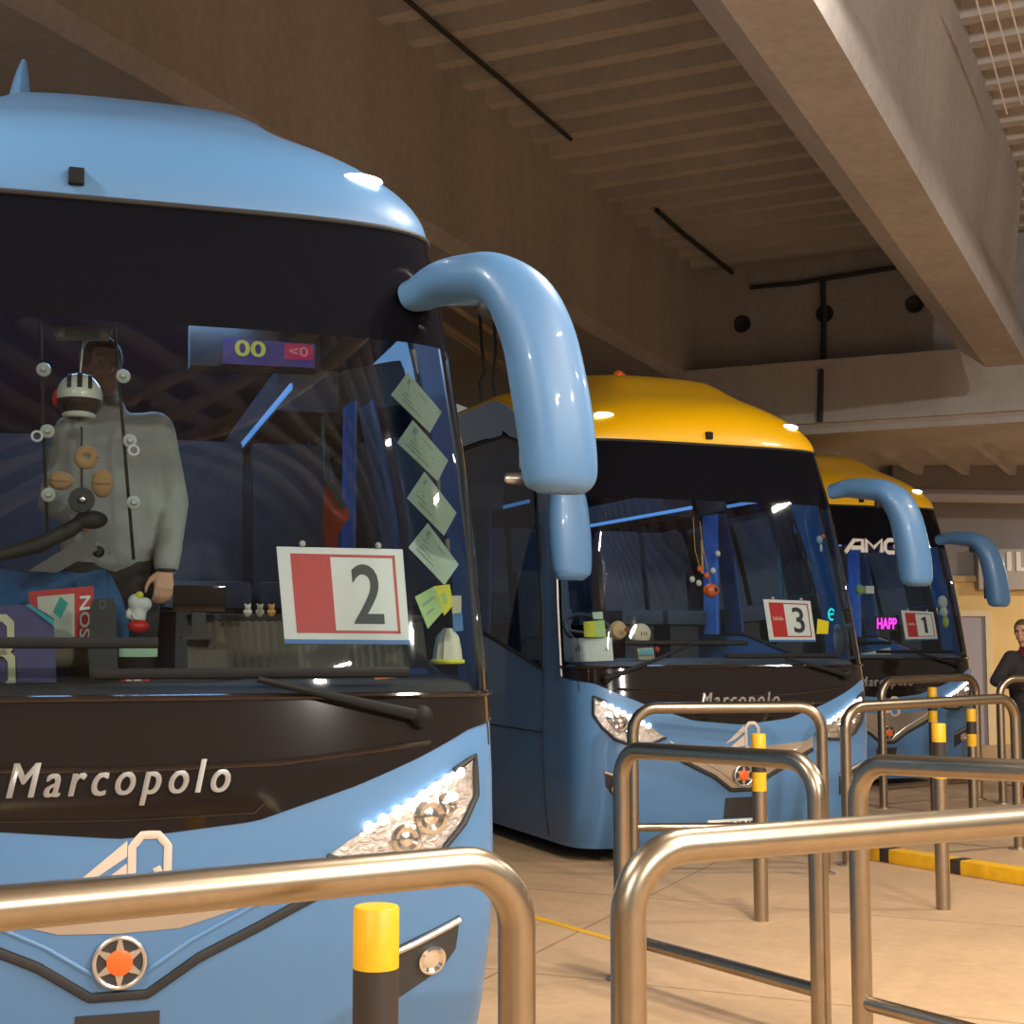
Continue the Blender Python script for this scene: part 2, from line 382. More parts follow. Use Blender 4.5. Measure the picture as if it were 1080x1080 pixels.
# unseen pale pipes added overhead to put streak reflections in the windscreens
for k, (q_, w_, r_) in enumerate(((0.12, 3.28, 0.07), (0.45, 3.3, 0.05), (0.80, 3.26, 0.04))):
    a, b = D3(-8, q_, w_), D3(6.2, q_, w_); c = (a + b) / 2; bm = BM(); cyl(bm, a - c, b - c, r_, 16)
    o = obj('overhead_pipe', bm, mat('pipe_white', (0.78, 0.72, 0.64), 0.5), loc=V(c)); tag(o, 'unseen pale pipe added over the passenger bays for windscreen reflections', 'pipe', 'overhead pipes added for reflections')

# ================================================================ BUS MODEL
NSE, DCOR = 4.5, 0.5
def smooth(a, b, x):
    t = np.clip((x - a) / (b - a), 0, 1); return t * t * (3 - 2 * t)
_z = [0.1, 0.3, 0.62, 0.9, 1.2, 1.5, 1.9, 2.3, 2.8, 3.2, 3.4, 4.2]
_F = [0.16, 0.07, 0.0, -0.01, 0.01, 0.06, 0.14, 0.22, 0.33, 0.44, 0.52, 0.9]
_W = [1.25, 1.28, 1.30, 1.305, 1.305, 1.30, 1.285, 1.26, 1.21, 1.155, 1.13, 1.01]
def Fz(z): return float(np.interp(z, _z, _F))
def Wz(z): return float(np.interp(z, _z, _W))
_t = np.linspace(0, PI / 2, 4000)
_x = np.sin(_t) ** (2 / NSE) * 1.3; _y = DCOR * (1 - np.cos(_t) ** (2 / NSE))
_al = np.concatenate([[0], np.cumsum(np.hypot(np.diff(_x), np.diff(_y)))]); ARC = _al[-1]; _al /= ARC
def pl(s):
    a = abs(s); return math.copysign(float(np.interp(a, _al, _x)) / 1.3, s), float(np.interp(a, _al, _y))
def s_of_x(xr): return math.copysign(float(np.interp(abs(xr), _x / 1.3, _al)), xr)
def S(s, z, off=0.0):
    if off:
        p = S(s, z); e = 1e-3
        n = np.cross(S(s + e, z) - S(s - e, z), S(s, z + e) - S(s, z - e)); n /= np.linalg.norm(n)
        return p + n * off
    xr, y = pl(max(-1, min(1, s))); W = Wz(z)
    return np.array([W * xr, Fz(z) + y, z])
def SN(s, z):
    e = 1e-3; n = np.cross(S(s + e, z) - S(s - e, z), S(s, z + e) - S(s, z - e)); return n / np.linalg.norm(n)
def front_y(x, z):
    xr = abs(x) / Wz(z)
    if xr >= 1: return 1e3
    return Fz(z) + DCOR * (1 - (1 - xr ** NSE) ** (1 / NSE))
class Pose:
    def __init__(s, u, v, z, deg):
        p = at_z(u, v, z); s.a = math.radians(deg); s.c = np.array([p[0], p[1], 0.0])
        s.ca, s.sa = math.cos(s.a), math.sin(s.a)
    def toL(s, p): d = np.array(p) - s.c; return np.array([d[0] * s.ca + d[1] * s.sa, -d[0] * s.sa + d[1] * s.ca, d[2]])
    def toW(s, p): return np.array([s.c[0] + p[0] * s.ca - p[1] * s.sa, s.c[1] + p[0] * s.sa + p[1] * s.ca, p[2]])
    def hit(s, u, v):
        o = s.toL(CAM); d = s.toL(CAM + ray(u, v)) - o
        f = lambda t: (lambda p: p[1] - front_y(p[0], p[2]))(o + d * t)
        t = 0.5; prev = t
        while t < 40:
            if f(t) > 0: break
            prev = t; t += 0.02
        lo, hi = prev, t
        for _ in range(40):
            m = (lo + hi) / 2
            if f(m) > 0: hi = m
            else: lo = m
        return o + d * lo
    def hs(s, u, v):
        p = s.hit(u, v); return (s_of_x(p[0] / Wz(p[2])), p[2])
    def ly(s, u, v, y):
        o = s.toL(CAM); d = s.toL(CAM + ray(u, v)) - o; return o + d * ((y - o[1]) / d[1])
    def lx(s, u, v, x):
        o = s.toL(CAM); d = s.toL(CAM + ray(u, v)) - o; return o + d * ((x - o[0]) / d[0])
    def lz(s, u, v, z):
        o = s.toL(CAM); d = s.toL(CAM + ray(u, v)) - o; return o + d * ((z - o[2]) / d[2])
P1 = Pose(126, 1015, 0.62, 17.0)
P2 = Pose(783, 818, 0.62, 22.0)
P3 = Pose(937, 773, 0.62, 19.0)

SG = 0.93                               # windscreen edge along the front arc
_za = [P1.hs(u, v) for u, v in ((135, 884), (270, 866), (375, 829), (440, 800), (495, 768))]
_zs = np.array([abs(p[0]) for p in _za]); _zz = np.array([p[1] for p in _za])
def zA(s): return float(np.interp(abs(s), np.concatenate([_zs, [1.0]]), np.concatenate([_zz, [_zz[-1] + 0.06]])))
ZB, ZC, ZT = 1.44, 2.735, 3.2
def ze(y): return ZT + 0.62 * float(smooth(0.75, 2.6, y))
def surf_grid(bm, s0, s1, zlo, zhi, ns, nz, off=0.0):
    P = []
    for s in np.linspace(s0, s1, ns + 1):
        a, b = (zlo(s) if callable(zlo) else zlo), (zhi(s) if callable(zhi) else zhi)
        P.append([S(s, a + (b - a) * k / nz, off) for k in range(nz + 1)])
    return grid(bm, P)
def surf_poly(bm, poly, off=0.006, skirt=0.02, ds=0.05, dz=0.08):
    t = BM(); f = t.faces.new([t.verts.new((p[0], p[1], 0)) for p in poly])
    s0, s1 = min(p[0] for p in poly), max(p[0] for p in poly); z0, z1 = min(p[1] for p in poly), max(p[1] for p in poly)
    for s in np.arange(s0 + ds, s1, ds): bmesh.ops.bisect_plane(t, geom=t.verts[:] + t.edges[:] + t.faces[:], plane_co=(s, 0, 0), plane_no=(1, 0, 0))
    for z in np.arange(z0 + dz, z1, dz): bmesh.ops.bisect_plane(t, geom=t.verts[:] + t.edges[:] + t.faces[:], plane_co=(0, z, 0), plane_no=(0, 1, 0))
    t.verts.index_update(); mp = {}; 
    for v in t.verts: mp[v.index] = bm.verts.new(V(S(v.co.x, v.co.y, off)))
    for f in t.faces: bm.faces.new([mp[v.index] for v in f.verts])
    if skirt:
        lo = {}
        for e in t.edges:
            if len(e.link_faces) == 1:
                for v in e.verts:
                    if v.index not in lo: lo[v.index] = bm.verts.new(V(S(v.co.x, v.co.y, off - skirt)))
                a, b = e.verts[0].index, e.verts[1].index
                bm.faces.new((mp[a], mp[b], lo[b], lo[a]))
    t.free(); return bm
def surf_line(bm, pts, rad, off=0.0, sub=8, seg=8, flat=None):
    q = []
    for i in range(len(pts) - 1):
        for k in range(sub): q.append(np.array(pts[i]) * (1 - k / sub) + np.array(pts[i + 1]) * (k / sub))
    q.append(np.array(pts[-1])); q = [S(p[0], p[1], off) for p in q]
    return tube(bm, q, rad, seg, flat=[flat] * len(q) if flat else None)
def mir(poly): return [(-p[0], p[1]) for p in poly]

# features traced once on the front surface, used for every bus
HL = [P1.hs(*p) for p in ((345, 903), (380, 878), (440, 838), (478, 812), (499, 797), (501, 838), (488, 868), (465, 897), (430, 914), (385, 915))]
LEDS = [P1.hs(*p) for p in ((388, 872), (403, 864), (418, 855), (431, 848), (445, 839), (457, 831), (470, 822), (483, 815))]
LED2 = P1.hs(474, 840)
FOG = [P1.hs(*p) for p in ((415, 1000), (484, 965), (480, 1000), (466, 1020), (420, 1052))]
CREASE = [P1.hs(*p) for p in ((336, 942), (270, 978), (208, 1010), (155, 1047))]
CHEV = [P1.hs(*p) for p in ((338, 918), (262, 930), (122, 945))]
EMB = P1.hs(122, 1014)
emb_hi = EMB[1]

def build_bus(pose, label, roof_mat, L, chev_mat, name_left=True, seats=True, amg=False, blinds=True):
    R = empty('coach', (pose.c[0], pose.c[1], 0), pose.a, label, 'bus', 'coaches parked side by side in the bays')
    B = lambda n, bm, m, par=R, **k: obj(n, bm, m, par, **k)
    # body shell: front apron, corner pillars, sides, rear
    bm = BM()
    surf_grid(bm, -1, 1, 0.10, zA, 80, 14)
    for sg in (1, -1): surf_grid(bm, SG * sg, sg, zA, ZT, 6, 24)
    win = side_window(pose)
    for sg in (1, -1):
        ys = [Fz(1.0) + DCOR] + list(np.linspace(0.72, 3.2, 26)) + list(np.linspace(3.6, L, 10)); P = []
        for i, y in enumerate(ys):
            top = ze(y); row = []
            for k in range(33):
                z = 0.10 + (top - 0.10) * k / 32
                row.append(np.array([sg * Wz(z), max(y, Fz(z) + DCOR) if i else Fz(z) + DCOR, z]))
            P.append(row)
        grid(bm, P)
    bm.faces.new([bm.verts.new(p) for p in ((-1.25, L, 0.1), (1.25, L, 0.1), (1.22, L, 3.2), (1.08, L, ze(L)), (-1.08, L, ze(L)), (-1.22, L, 3.2))])
    bmesh.ops.remove_doubles(bm, verts=bm.verts, dist=0.0005)
    # open the side window apertures so the interior shows through the glass
    dead = []
    for f in bm.faces:
        c = f.calc_center_median()
        if abs(c.x) > 1.0 and in_poly(c.y, c.z, win, 0.03): dead.append(f)
    bmesh.ops.delete(bm, geom=dead, context='FACES')
    shell = B('body_shell', bm, M_blue, angle=50)
    # underbody and wheels
    bm = BM(); box(bm, (0, L / 2 + 0.3, 0.32), (2.3, L - 0.9, 0.3)); B('underbody', bm, M_rubber, smooth=False)
    for yy in (2.9, L - 2.6):
        for sg in (1, -1):
            bm = BM(); lathe(bm, [(0.30, -0.14), (0.47, -0.13), (0.5, -0.09), (0.5, 0.09), (0.47, 0.13), (0.3, 0.14)], 32, (sg * 1.17, yy, 0.5), 'x'); wh = B('wheel', bm, M_rubber)
            bm = BM(); lathe(bm, [(0.29, -0.13), (0.29, 0.13), (0.1, 0.15)] if sg > 0 else [(0.1, -0.15), (0.29, -0.13), (0.29, 0.13)], 24, (sg * 1.17, yy, 0.5), 'x'); obj('hub', bm, M_silver, wh)
    # roof
    bm = BM(); f0 = Fz(ZT); P = []
    ys = [f0 + 1e-5 + DCOR * t for t in np.concatenate([[0, 0.002, 0.006, 0.014, 0.03, 0.055], np.linspace(0.09, 1, 18)])] + list(np.linspace(f0 + DCOR + 0.08, 3.2, 20)) + list(np.linspace(3.6, L, 8))
    for y in ys:
        t = min(1, (y - f0) / DCOR); wd = Wz(ze(y)) * (1 - (1 - t) ** NSE) ** (1 / NSE)
        if y <= f0 + 0.5 * DCOR: wd = Wz(ZT) * (1 - (1 - t) ** NSE) ** (1 / NSE)
        q = min(1, (y - f0) / 1.75); dome = 0.69 * (1 - (1 - q) ** 2.2) ** (1 / 2.2)
        zc = max(ZT + dome + 0.08 * float(smooth(1.2, 3.0, y)), ze(y) + 0.0)
        row = []
        for j in range(49):
            th = -PI / 2 + PI * j / 48; x = wd * math.sin(th); xi = abs(math.sin(th))
            e = ze(y) if y > f0 + 0.3 * DCOR else ZT
            # the shoulder falls with its distance from the side, the crown with its distance from the front
            cs = (1 - xi ** 2.8) ** 0.52
            z = e + (zc - e) * cs
            st = float(smooth(0.66, 0.44, abs(x))) * float(smooth(0.8, 1.3, y)) * 0.085
            row.append((x, y, z + st))
        P.append(row)
    grid(bm, P); roof = B('roof_cap', bm, roof_mat, angle=60)
    # ribbing behind the cap
    # windscreen, black bands, service panel
    bm = BM(); surf_grid(bm, -SG, SG, ZB, ZC, 60, 20); ws = B('windscreen', bm, M_glass, angle=70)
    bm = BM(); surf_grid(bm, -SG, SG, ZC, ZT, 60, 10, 0.001); obj('sun_band', bm, M_band, ws)['label'] = 'black sun band across the top of the glass'
    for sg in (1, -1):
        bm = BM(); surf_line(bm, [(sg * SG, zA(SG)), (sg * SG, 1.8), (sg * SG, 2.5), (sg * SG, ZT - 0.04)], 0.014, 0.003, 10); obj('gasket', bm, M_chrome if False else M_silver, ws)
        bm = BM(); surf_grid(bm, sg * SG, sg * (SG - 0.035), ZB, ZC, 3, 20, 0.0015); obj('frit_edge', bm, M_band, ws)
    bm = BM(); surf_line(bm, [(-SG, ZT), (-0.5, ZT), (0, ZT), (0.5, ZT), (SG, ZT)], 0.011, 0.003, 16); obj('top_trim', bm, M_rubber, ws)
    bm = BM(); surf_grid(bm, -SG, SG, zA, ZB, 70, 12, 0.004)
    panel = B('service_panel', bm, M_black, angle=70)
    bm = BM(); surf_line(bm, [(-SG, ZB), (0, ZB), (SG, ZB)], 0.012, 0.006, 30); obj('panel_trim', bm, M_black, panel)
    bm = BM(); surf_line(bm, [(-0.62, ZB - 0.16), (-0.3, ZB - 0.215), (0, ZB - 0.225), (0.3, ZB - 0.215), (0.62, ZB - 0.16)], 0.011, 0.004, 10); obj('panel_rib', bm, M_black, panel)
    bm = BM(); surf_line(bm, [(-0.27, 1.10), (-0.25, 1.07), (0, 1.06), (0.25, 1.07), (0.27, 1.10)], 0.006, 0.004, 8); obj('panel_rib', bm, M_black, panel)
    # maker's lettering on the service panel
    bm = text_bm('Marcopolo', 0.185, 0.008, 0.26, 0.0, 1.35)
    for k in (-1, 1):
        t = bm.copy(); bmesh.ops.translate(t, vec=(0.0045 * k, 0, 0.0002 * k), verts=t.verts); tm = bpy.data.meshes.new('t'); t.to_mesh(tm); t.free(); bm.from_mesh(tm); bpy.data.meshes.remove(tm)
    for v in bm.verts:
        x, z, d = v.co.x, v.co.y, v.co.z
        v.co = V(S(s_of_x(max(-.98, min(.98, (x * 0.635 - 0.015) / 1.3))), 1.185 + z * 0.82, 0.01 + d))
    B('name_lettering', bm, M_silver)['label'] = 'raised silver maker lettering'
    # chevron grille, crease, plate recess
    top = CHEV; lowp = CREASE
    right = [CHEV[0], (CHEV[1][0], CHEV[1][1]), (EMB[0] * 0, CHEV[2][1])]
    bot = [(0.0, CREASE[-1][1]), (abs(CREASE[-1][0]) , CREASE[-1][1]), CREASE[2], CREASE[1], CREASE[0]]
    poly = [(abs(p[0]), p[1]) for p in bot] + [(abs(p[0]), p[1]) for p in right]
    full = poly + [(-p[0], p[1]) for p in poly[::-1]]
    ded = []
    for p in full:
        if not ded or abs(p[0] - ded[-1][0]) + abs(p[1] - ded[-1][1]) > 1e-4: ded.append(p)
    bm = BM(); surf_poly(bm, ded, 0.006, 0.02, 0.04, 0.06); B('chevron_grille', bm, chev_mat)
    if pose is P1:
        sl = [P1.hs(u, v) for u, v in ((262, 938), (250, 958), (190, 978), (126, 984))]; sl = [(abs(a), b) for a, b in sl[:3]] + [(0.0, sl[3][1])]
        sl = sl + [(-a, b) for a, b in sl[2::-1]]
        bm = BM(); surf_poly(bm, sl, 0.010, 0.02, 0.04, 0.06); B('hood_slot', bm, M_silver)['label'] = 'tan reflecting strip above the emblem'
    cr = [(abs(p[0]), p[1]) for p in CREASE]; path = cr + [(-p[0], p[1]) for p in cr[::-1]]
    bm = BM(); surf_line(bm, path, 0.012, 0.006, 8, flat=(0.017, 0.012)); B('crease_strip', bm, M_rubber)
    bm = BM(); surf_line(bm, [(p[0], p[1]) for p in [(cr[0][0], cr[0][1] + 0.09), (cr[1][0], cr[1][1] + 0.075), (cr[2][0] - 0.01, cr[2][1] + 0.06), (cr[3][0] - 0.03, cr[3][1] + 0.045)]], 0.01, 0.004, 8); 
    surf_line(bm, [(-p[0], p[1]) for p in [(cr[0][0], cr[0][1] + 0.09), (cr[1][0], cr[1][1] + 0.075), (cr[2][0] - 0.01, cr[2][1] + 0.06), (cr[3][0] - 0.03, cr[3][1] + 0.045)]], 0.01, 0.004, 8)
    B('grille_lip', bm, chev_mat)
    # round emblem: chrome ring, five spokes, orange centre
    n = SN(0, emb_hi); O = S(0, emb_hi, 0.012); X = np.array([1.0, 0, 0]); Y = np.cross(n, X); 
    def disc(bm, r0, r1, t, seg=40):
        for k in range(seg):
            a0, a1 = 2 * PI * k / seg, 2 * PI * (k + 1) / seg
            for (ra, rb, h0, h1) in ((r0, r1, t, t),):
                vs = [bm.verts.new(V(O + X * (r * math.cos(a)) + Y * (r * math.sin(a)) + n * h)) for r, a, h in ((ra, a0, h0), (rb, a0, h1), (rb, a1, h1), (ra, a1, h0))]
                bm.faces.new(vs)
        bmesh.ops.remove_doubles(bm, verts=bm.verts, dist=1e-5)
    bm = BM(); disc(bm, 0.001, 0.078, 0.004); em = B('emblem', bm, M_dark)
    bm = BM(); tube(bm, [O + (X * math.cos(2 * PI * k / 40) + Y * math.sin(2 * PI * k / 40)) * 0.077 + n * 0.006 for k in range(41)], 0.008, 8)
    for k in range(6):
        a = PI / 2 + 2 * PI * k / 6; e = X * math.cos(a) + Y * math.sin(a); tt = -X * math.sin(a) + Y * math.cos(a)
        prism(bm, [(-0.014, 0), (-0.004, 0.042), (0.004, 0.042), (0.014, 0)], 0.006, (O + e * 0.034 + n * 0.010, tt, e, n))
    obj('emblem_ring', bm, M_silver, em)
    bm = BM(); lathe(bm, [(0.04, 0), (0.04, 0.01), (0.03, 0.014), (0.01, 0.015)], 24, (0, 0, 0), 'z'); place_bm(bm, O + n * 0.004, X, Y)
    obj('emblem_hub', bm, M_orange, em)['label'] = 'orange emblem centre'
    # white winged mark above the grille
    bm = BM(); sx = lambda x: s_of_x(x / 1.3)
    zc0 = CHEV[2][1] + 0.035
    w1 = [(-0.33 + 0.21, zc0 + 0.01), (-0.01 + 0.02, zc0 + 0.145), (0.01, zc0 + 0.105), (-0.07, zc0 + 0.065)]
    surf_poly(bm, [(sx(x), z) for x, z in ((-0.15, zc0), (0.015, zc0 + 0.135), (0.015, zc0 + 0.085), (-0.07, zc0 + 0.03))], 0.004, 0, 0.04)
    surf_poly(bm, [(sx(x), z) for x, z in ((-0.115, zc0 - 0.03), (0.015, zc0 + 0.065), (0.015, zc0 - 0.02))], 0.004, 0, 0.04)
    q0, q1 = 0.03, 0.14
    for pts in ([(q0, zc0 - 0.02), (q0, zc0 + 0.115), (q0 + .03, zc0 + 0.15), (q1 - .03, zc0 + 0.15), (q1, zc0 + 0.115), (q1, zc0 - 0.02), (q1 - .03, zc0 - .05), (q0 + .03, zc0 - .05), (q0, zc0 - .02)], [(q0 + 0.075, zc0 + 0.05), (q1 + 0.0, zc0 - 0.035)]):
        surf_line(bm, [(sx(x), z) for x, z in pts], 0.01, 0.004, 3, flat=(0.013, 0.003))
    B('wing_mark', bm, mat('mark_white', (0.6, 0.5, 0.4), 0.5))
    # number plate recess and plate
    bm = BM(); surf_poly(bm, [(sx(x), z) for x, z in ((-0.13, 0.30), (0.13, 0.30), (0.13, 0.455), (-0.13, 0.455))], 0.005, 0.015); B('plate_recess', bm, M_dark)
    bm = BM(); box(bm, (0, -0.012 + Fz(0.25), 0.235), (0.52, 0.012, 0.115), bev=0.004); pt = B('number_plate', bm, M_white)
    bm = BM()
    for k, (dx, wd_) in enumerate(((-.17, .018), (-.145, .018), (-.11, .04), (-.06, .04), (0.0, .018), (.04, .04), (.09, .018), (.13, .04), (.18, .02))): box(bm, (dx, -0.0195 + Fz(0.25), 0.235), (wd_, 0.003, 0.07))
    obj('plate_marks', bm, M_ink, pt, smooth=False)
    # headlights
    for sg in (1, -1):
        pol = HL if sg > 0 else mir(HL)
        bm = BM(); surf_poly(bm, pol, 0.004, 0.02, 0.03, 0.05); hl = B('headlight', bm, mat('headlight_chrome', (0.55, 0.5, 0.45), 0.25, 1.0, noise=0.5, nscale=45, bump=0.9))
        bm = BM(); surf_line(bm, pol[3:] + pol[:1], 0.011, 0.008, 3); obj('headlight_rim', bm, M_rubber, hl)
        cx = sum(abs(p[0]) for p in HL) / len(HL); 
        for ds_, dz_, r_ in ((-0.035, -0.055, 0.05), (0.02, 0.015, 0.058), (0.055, 0.05, 0.038)):
            ss, zz = sg * (cx + ds_), sum(p[1] for p in HL) / len(HL) + dz_
            nn = SN(ss, zz); tx = np.cross([0, 0, 1.0], nn); tx /= np.linalg.norm(tx); ty = np.cross(nn, tx)
            bm = BM(); lathe(bm, [(r_, -0.004), (r_ * 1.05, 0.006), (r_ * 0.8, 0.012), (r_ * 0.5, 0.003), (r_ * 0.1, 0.01)], 20); place_bm(bm, S(ss, zz, 0.008), tx, ty); obj('lamp_bowl', bm, M_chrome, hl)
        for s_, z_ in LEDS:
            bm = BM(); nn = SN(sg * s_, z_); ell(bm, S(sg * s_, z_, 0.014), (0.017, 0.017, 0.019), 12, 8); obj('daytime_led', bm, M_led, hl)
        bm = BM(); ell(bm, S(sg * LED2[0], LED2[1], 0.014), (0.024, 0.02, 0.016), 12, 8); obj('position_lamp', bm, M_led, hl)
        # fog lamp pocket
        pol = FOG if sg > 0 else mir(FOG)
        bm = BM(); surf_poly(bm, pol, 0.004, 0.02, 0.03, 0.05); fg = B('fog_lamp_pocket', bm, M_dark)
        ss = sg * (sum(p[0] for p in FOG) / 5 + 0.0); zz = sum(p[1] for p in FOG) / 5 - 0.01
        nn = SN(ss, zz); tx = np.cross([0, 0, 1.0], nn); tx /= np.linalg.norm(tx); ty = np.cross(nn, tx)
        bm = BM(); lathe(bm, [(0.048, -0.01), (0.05, 0.012), (0.04, 0.016), (0.03, 0.006), (0.006, 0.012)], 24); place_bm(bm, S(ss, zz, 0.006), tx, ty); obj('fog_lamp', bm, M_chrome, fg)
        q = FOG[:2]; q = q if sg > 0 else mir(q)
        bm = BM(); surf_line(bm, [(q[0][0], q[0][1] - .015), (q[1][0], q[1][1] - .015)], 0.012, 0.006, 6); obj('pocket_trim', bm, M_silver, fg)
        # white marker lamp at the roof edge
        bm = BM(); x0 = sg * 0.98; xx = s_of_x(x0 / Wz(3.3))
        yy = f0 + 0.25
        # lamp body sits on the roof cap just above the glass
        pr = roof_pt(0.86 * sg, 0.11); bm = BM(); ell(bm, pr, (0.085, 0.03, 0.022), 16, 8, rot=Matrix.Rotation(sg * 0.16, 3, 'Z')); B('marker_lamp', bm, M_marker)
        bm = BM(); surf_line(bm, [(sg * 0.80, zA(0.8) - 0.001), (sg * 0.80, zA(0.8) - 0.08)], 0.004, 0.001, 2); obj('panel_gap', bm, M_rubber, shell)
    pr = roof_pt(-0.2 if pose is P1 else 0.0, 0.02); pr[2] = ZT + 0.075; pr[1] -= 0.02; bm = BM(); box(bm, pr, (0.055, 0.05, 0.06), bev=0.008); B('camera_pod', bm, M_wiper)
    if pose is P1:
     bm = BM(); tube(bm, [(-0.450, 1.5, ZT + 0.70), (-0.445, 1.54, ZT + 0.84), (-0.440, 1.58, ZT + 0.93)], None, 10, flat=[(0.09, 0.05), (0.05, 0.03), (0.015, 0.012)], up=Vector((0, 1, 0))); B('roof_antenna', bm, M_blue)
    # wipers
    for (x0, x1, zz0, zz1) in ((0.98, 0.42, 1.37, 1.50), (-1.1, -0.42, 1.36, 1.60)):
        bm = BM(); pts = []
        for k in range(9):
            x = x0 + (x1 - x0) * k / 8; z = zz0 + (zz1 - zz0) * k / 8; pts.append(np.array([x, front_y(x, z) - 0.045, z]))
        tube(bm, pts, None, 8, flat=[(0.02 - 0.0012 * k, 0.012) for k in range(9)]); wp = B('wiper', bm, M_wiper)
        bm = BM(); pts = []
        for k in range(9):
            x = x1 + (-0.52 + 1.04 * k / 8); z = zz1 + 0.02 + 0.0 * k; x = max(-1.2, min(1.2, x)); pts.append(np.array([x, front_y(x, z) - 0.02, z]))
        tube(bm, pts, None, 8, flat=[(0.018, 0.010)] * 9); obj('wiper_blade', bm, M_wiper, wp)
        bm = BM(); ell(bm, (x0, front_y(x0, zz0) - 0.03, zz0), (0.04, 0.04, 0.04), 14, 8); obj('wiper_hub', bm, M_wiper, wp)
    # side windows
    for sg in (1, -1):
        bm = BM(); rows = side_mesh(bm, win, sg, 0.003); sw = B('side_window', bm, M_sglass, angle=60)
        bm = BM(); pts = [np.array([sg * (Wz(z) + 0.002), y, z]) for y, z in win + win[:1]]
        tube(bm, [p for p in pts], 0.016, 6); obj('window_seal', bm, M_rubber, sw)
    for sg in (1, -1):
        bm = BM()
        for yv in (Fz(1) + 0.78, 3.5):
            tube(bm, [np.array([sg * (Wz(z) + 0.0015), yv, z]) for z in np.linspace(0.14, 1.42, 8)], 0.006, 6)
        tube(bm, [np.array([sg * (Wz(0.93) + 0.0015), y, 0.93]) for y in (Fz(1) + 0.78, 3.5)], 0.006, 6)
        obj('door_gap', bm, M_rubber, shell)
        bm = BM(); ell(bm, (sg * (Wz(1.1) + 0.004), 2.35, 1.16), (0.012, 0.035, 0.035), 14, 8); B('side_marker', bm, mat('amber_lamp', (0.9, 0.25, 0.05), 0.3, emit=(1, 0.2, 0.03), estr=1.5))
    bracket = BM(); a = np.array([-Wz(3.0) + 0.02, 1.25, 2.95]); tube(bracket, [a, a + [-0.1, -0.02, 0], a + [-0.28, -0.05, 0.0], a + [-0.3, -0.05, 0.0]], None, 12, flat=[(0.06, 0.03), (0.06, 0.03), (0.045, 0.02), (0.02, 0.01)]); B('door_camera_arm', bracket, M_silver)
    # mirrors
    mr = mirror_right(R, B); mirror_left(R, B)
    mr.location = {P1: (-0.02, 0, 0), P2: (0.09, 0, -0.06), P3: (-0.03, 0, -0.10)}[pose]
    # interior
    bm = BM(); box(bm, (0, L / 2 + 0.2, 1.02), (2.35, L - 0.9, 0.06)); inter = B('cabin_floor', bm, M_intgrey, smooth=False)
    bm = BM(); P = []
    for s in np.linspace(-0.86, 0.86, 30):
        p = S(s, 1.47); P.append([(p[0] * 0.97, p[1] + 0.05, 1.45), (p[0] * 0.97, p[1] + 0.10, 1.475), (p[0] * 0.96, max(p[1] + 0.2, 0.62), 1.50), (p[0] * 0.95, max(p[1] + 0.25, 0.78), 1.47), (p[0] * 0.95, max(p[1] + 0.25, 0.85), 1.05)])
    grid(bm, P); dash = B('dashboard', bm, M_dash)
    bm = BM(); box(bm, (0, L - 0.7, 2.2), (2.3, 0.06, 2.4)); B('rear_bulkhead', bm, M_intblue, smooth=False)
    bm = BM(); box(bm, (0, L / 2 + 0.9, 3.3), (2.2, L - 2.2, 0.05)); B('cabin_ceiling', bm, M_intblue, smooth=False)
    for sg in (1, -1):
        bm = BM(); box(bm, (sg * 1.0, L / 2 + 1.2, 2.97), (0.34, L - 3.2, 0.24), bev=0.03); B('luggage_rack', bm, M_intgrey)
        for k in range(3):
            yv = 2.3 + k * 1.5; bm = BM(); P = []
            for i in range(19): P.append([(sg * (1.16 + 0.02 * math.sin(i * 2.2)), yv + 0.3 * i / 18, z) for z in (1.7, 2.3, 2.84)])
            grid(bm, P); B('curtain', bm, M_curtain)
    if seats:
        for r in range(3):
            for x in (-0.95, -0.47, 0.47, 0.95):
                yv = 2.75 + r * 0.95
                if r == 0 and x > 5: continue
                bm = BM(); box(bm, (x, yv, 1.86), (0.44, 0.46, 0.14), bev=0.04); st = B('passenger_seat', bm, M_grey)
                bm = BM(); box(bm, (x, yv + 0.26, 2.3), (0.44, 0.13, 0.82), rot=Matrix.Rotation(-0.18, 3, 'X'), bev=0.05); obj('backrest', bm, M_grey, st)
                bm = BM(); box(bm, (x, yv - 0.0, 1.42), (0.3, 0.3, 0.76)); obj('seat_base', bm, M_dark, st, smooth=False)
        if pose is P1:
            pass
    # driver's seat and steering wheel (image left)
    xs = -0.78
    bm = BM(); box(bm, (xs, 1.75, 1.42), (0.5, 0.5, 0.13), bev=0.04); ds = B('driver_seat', bm, M_grey)
    bm = BM(); box(bm, (xs, 2.02, 1.85), (0.5, 0.14, 0.8), rot=Matrix.Rotation(-0.15, 3, 'X'), bev=0.05); obj('backrest', bm, M_grey, ds)
    bm = BM(); cyl(bm, (xs, 1.75, 1.05), (xs, 1.75, 1.38), 0.1); obj('seat_base', bm, M_dark, ds)
    bm = BM(); Rm = Matrix.Rotation(-0.9, 3, 'X'); tube(bm, [V((xs, 1.05, 1.72)) + Rm @ Vector((0.21 * math.cos(2 * PI * k / 32), 0, 0.21 * math.sin(2 * PI * k / 32))) for k in range(33)], 0.016, 8)
    tube(bm, [V((xs - 0.2, 1.05, 1.72)), V((xs, 1.0, 1.69)), V((xs + 0.2, 1.05, 1.72))], 0.014, 8); tube(bm, [V((xs, 1.0, 1.69)), V((xs, 0.8, 1.42))], 0.03, 8); B('steering_wheel', bm, M_dark)
    # blue cabin lighting strip
    ld = bpy.data.lights.new('cabin_light', 'AREA'); ld.shape = 'RECTANGLE'; ld.size = 1.6; ld.size_y = 3.5; ld.energy = 11; ld.color = (0.25, 0.5, 1.0)
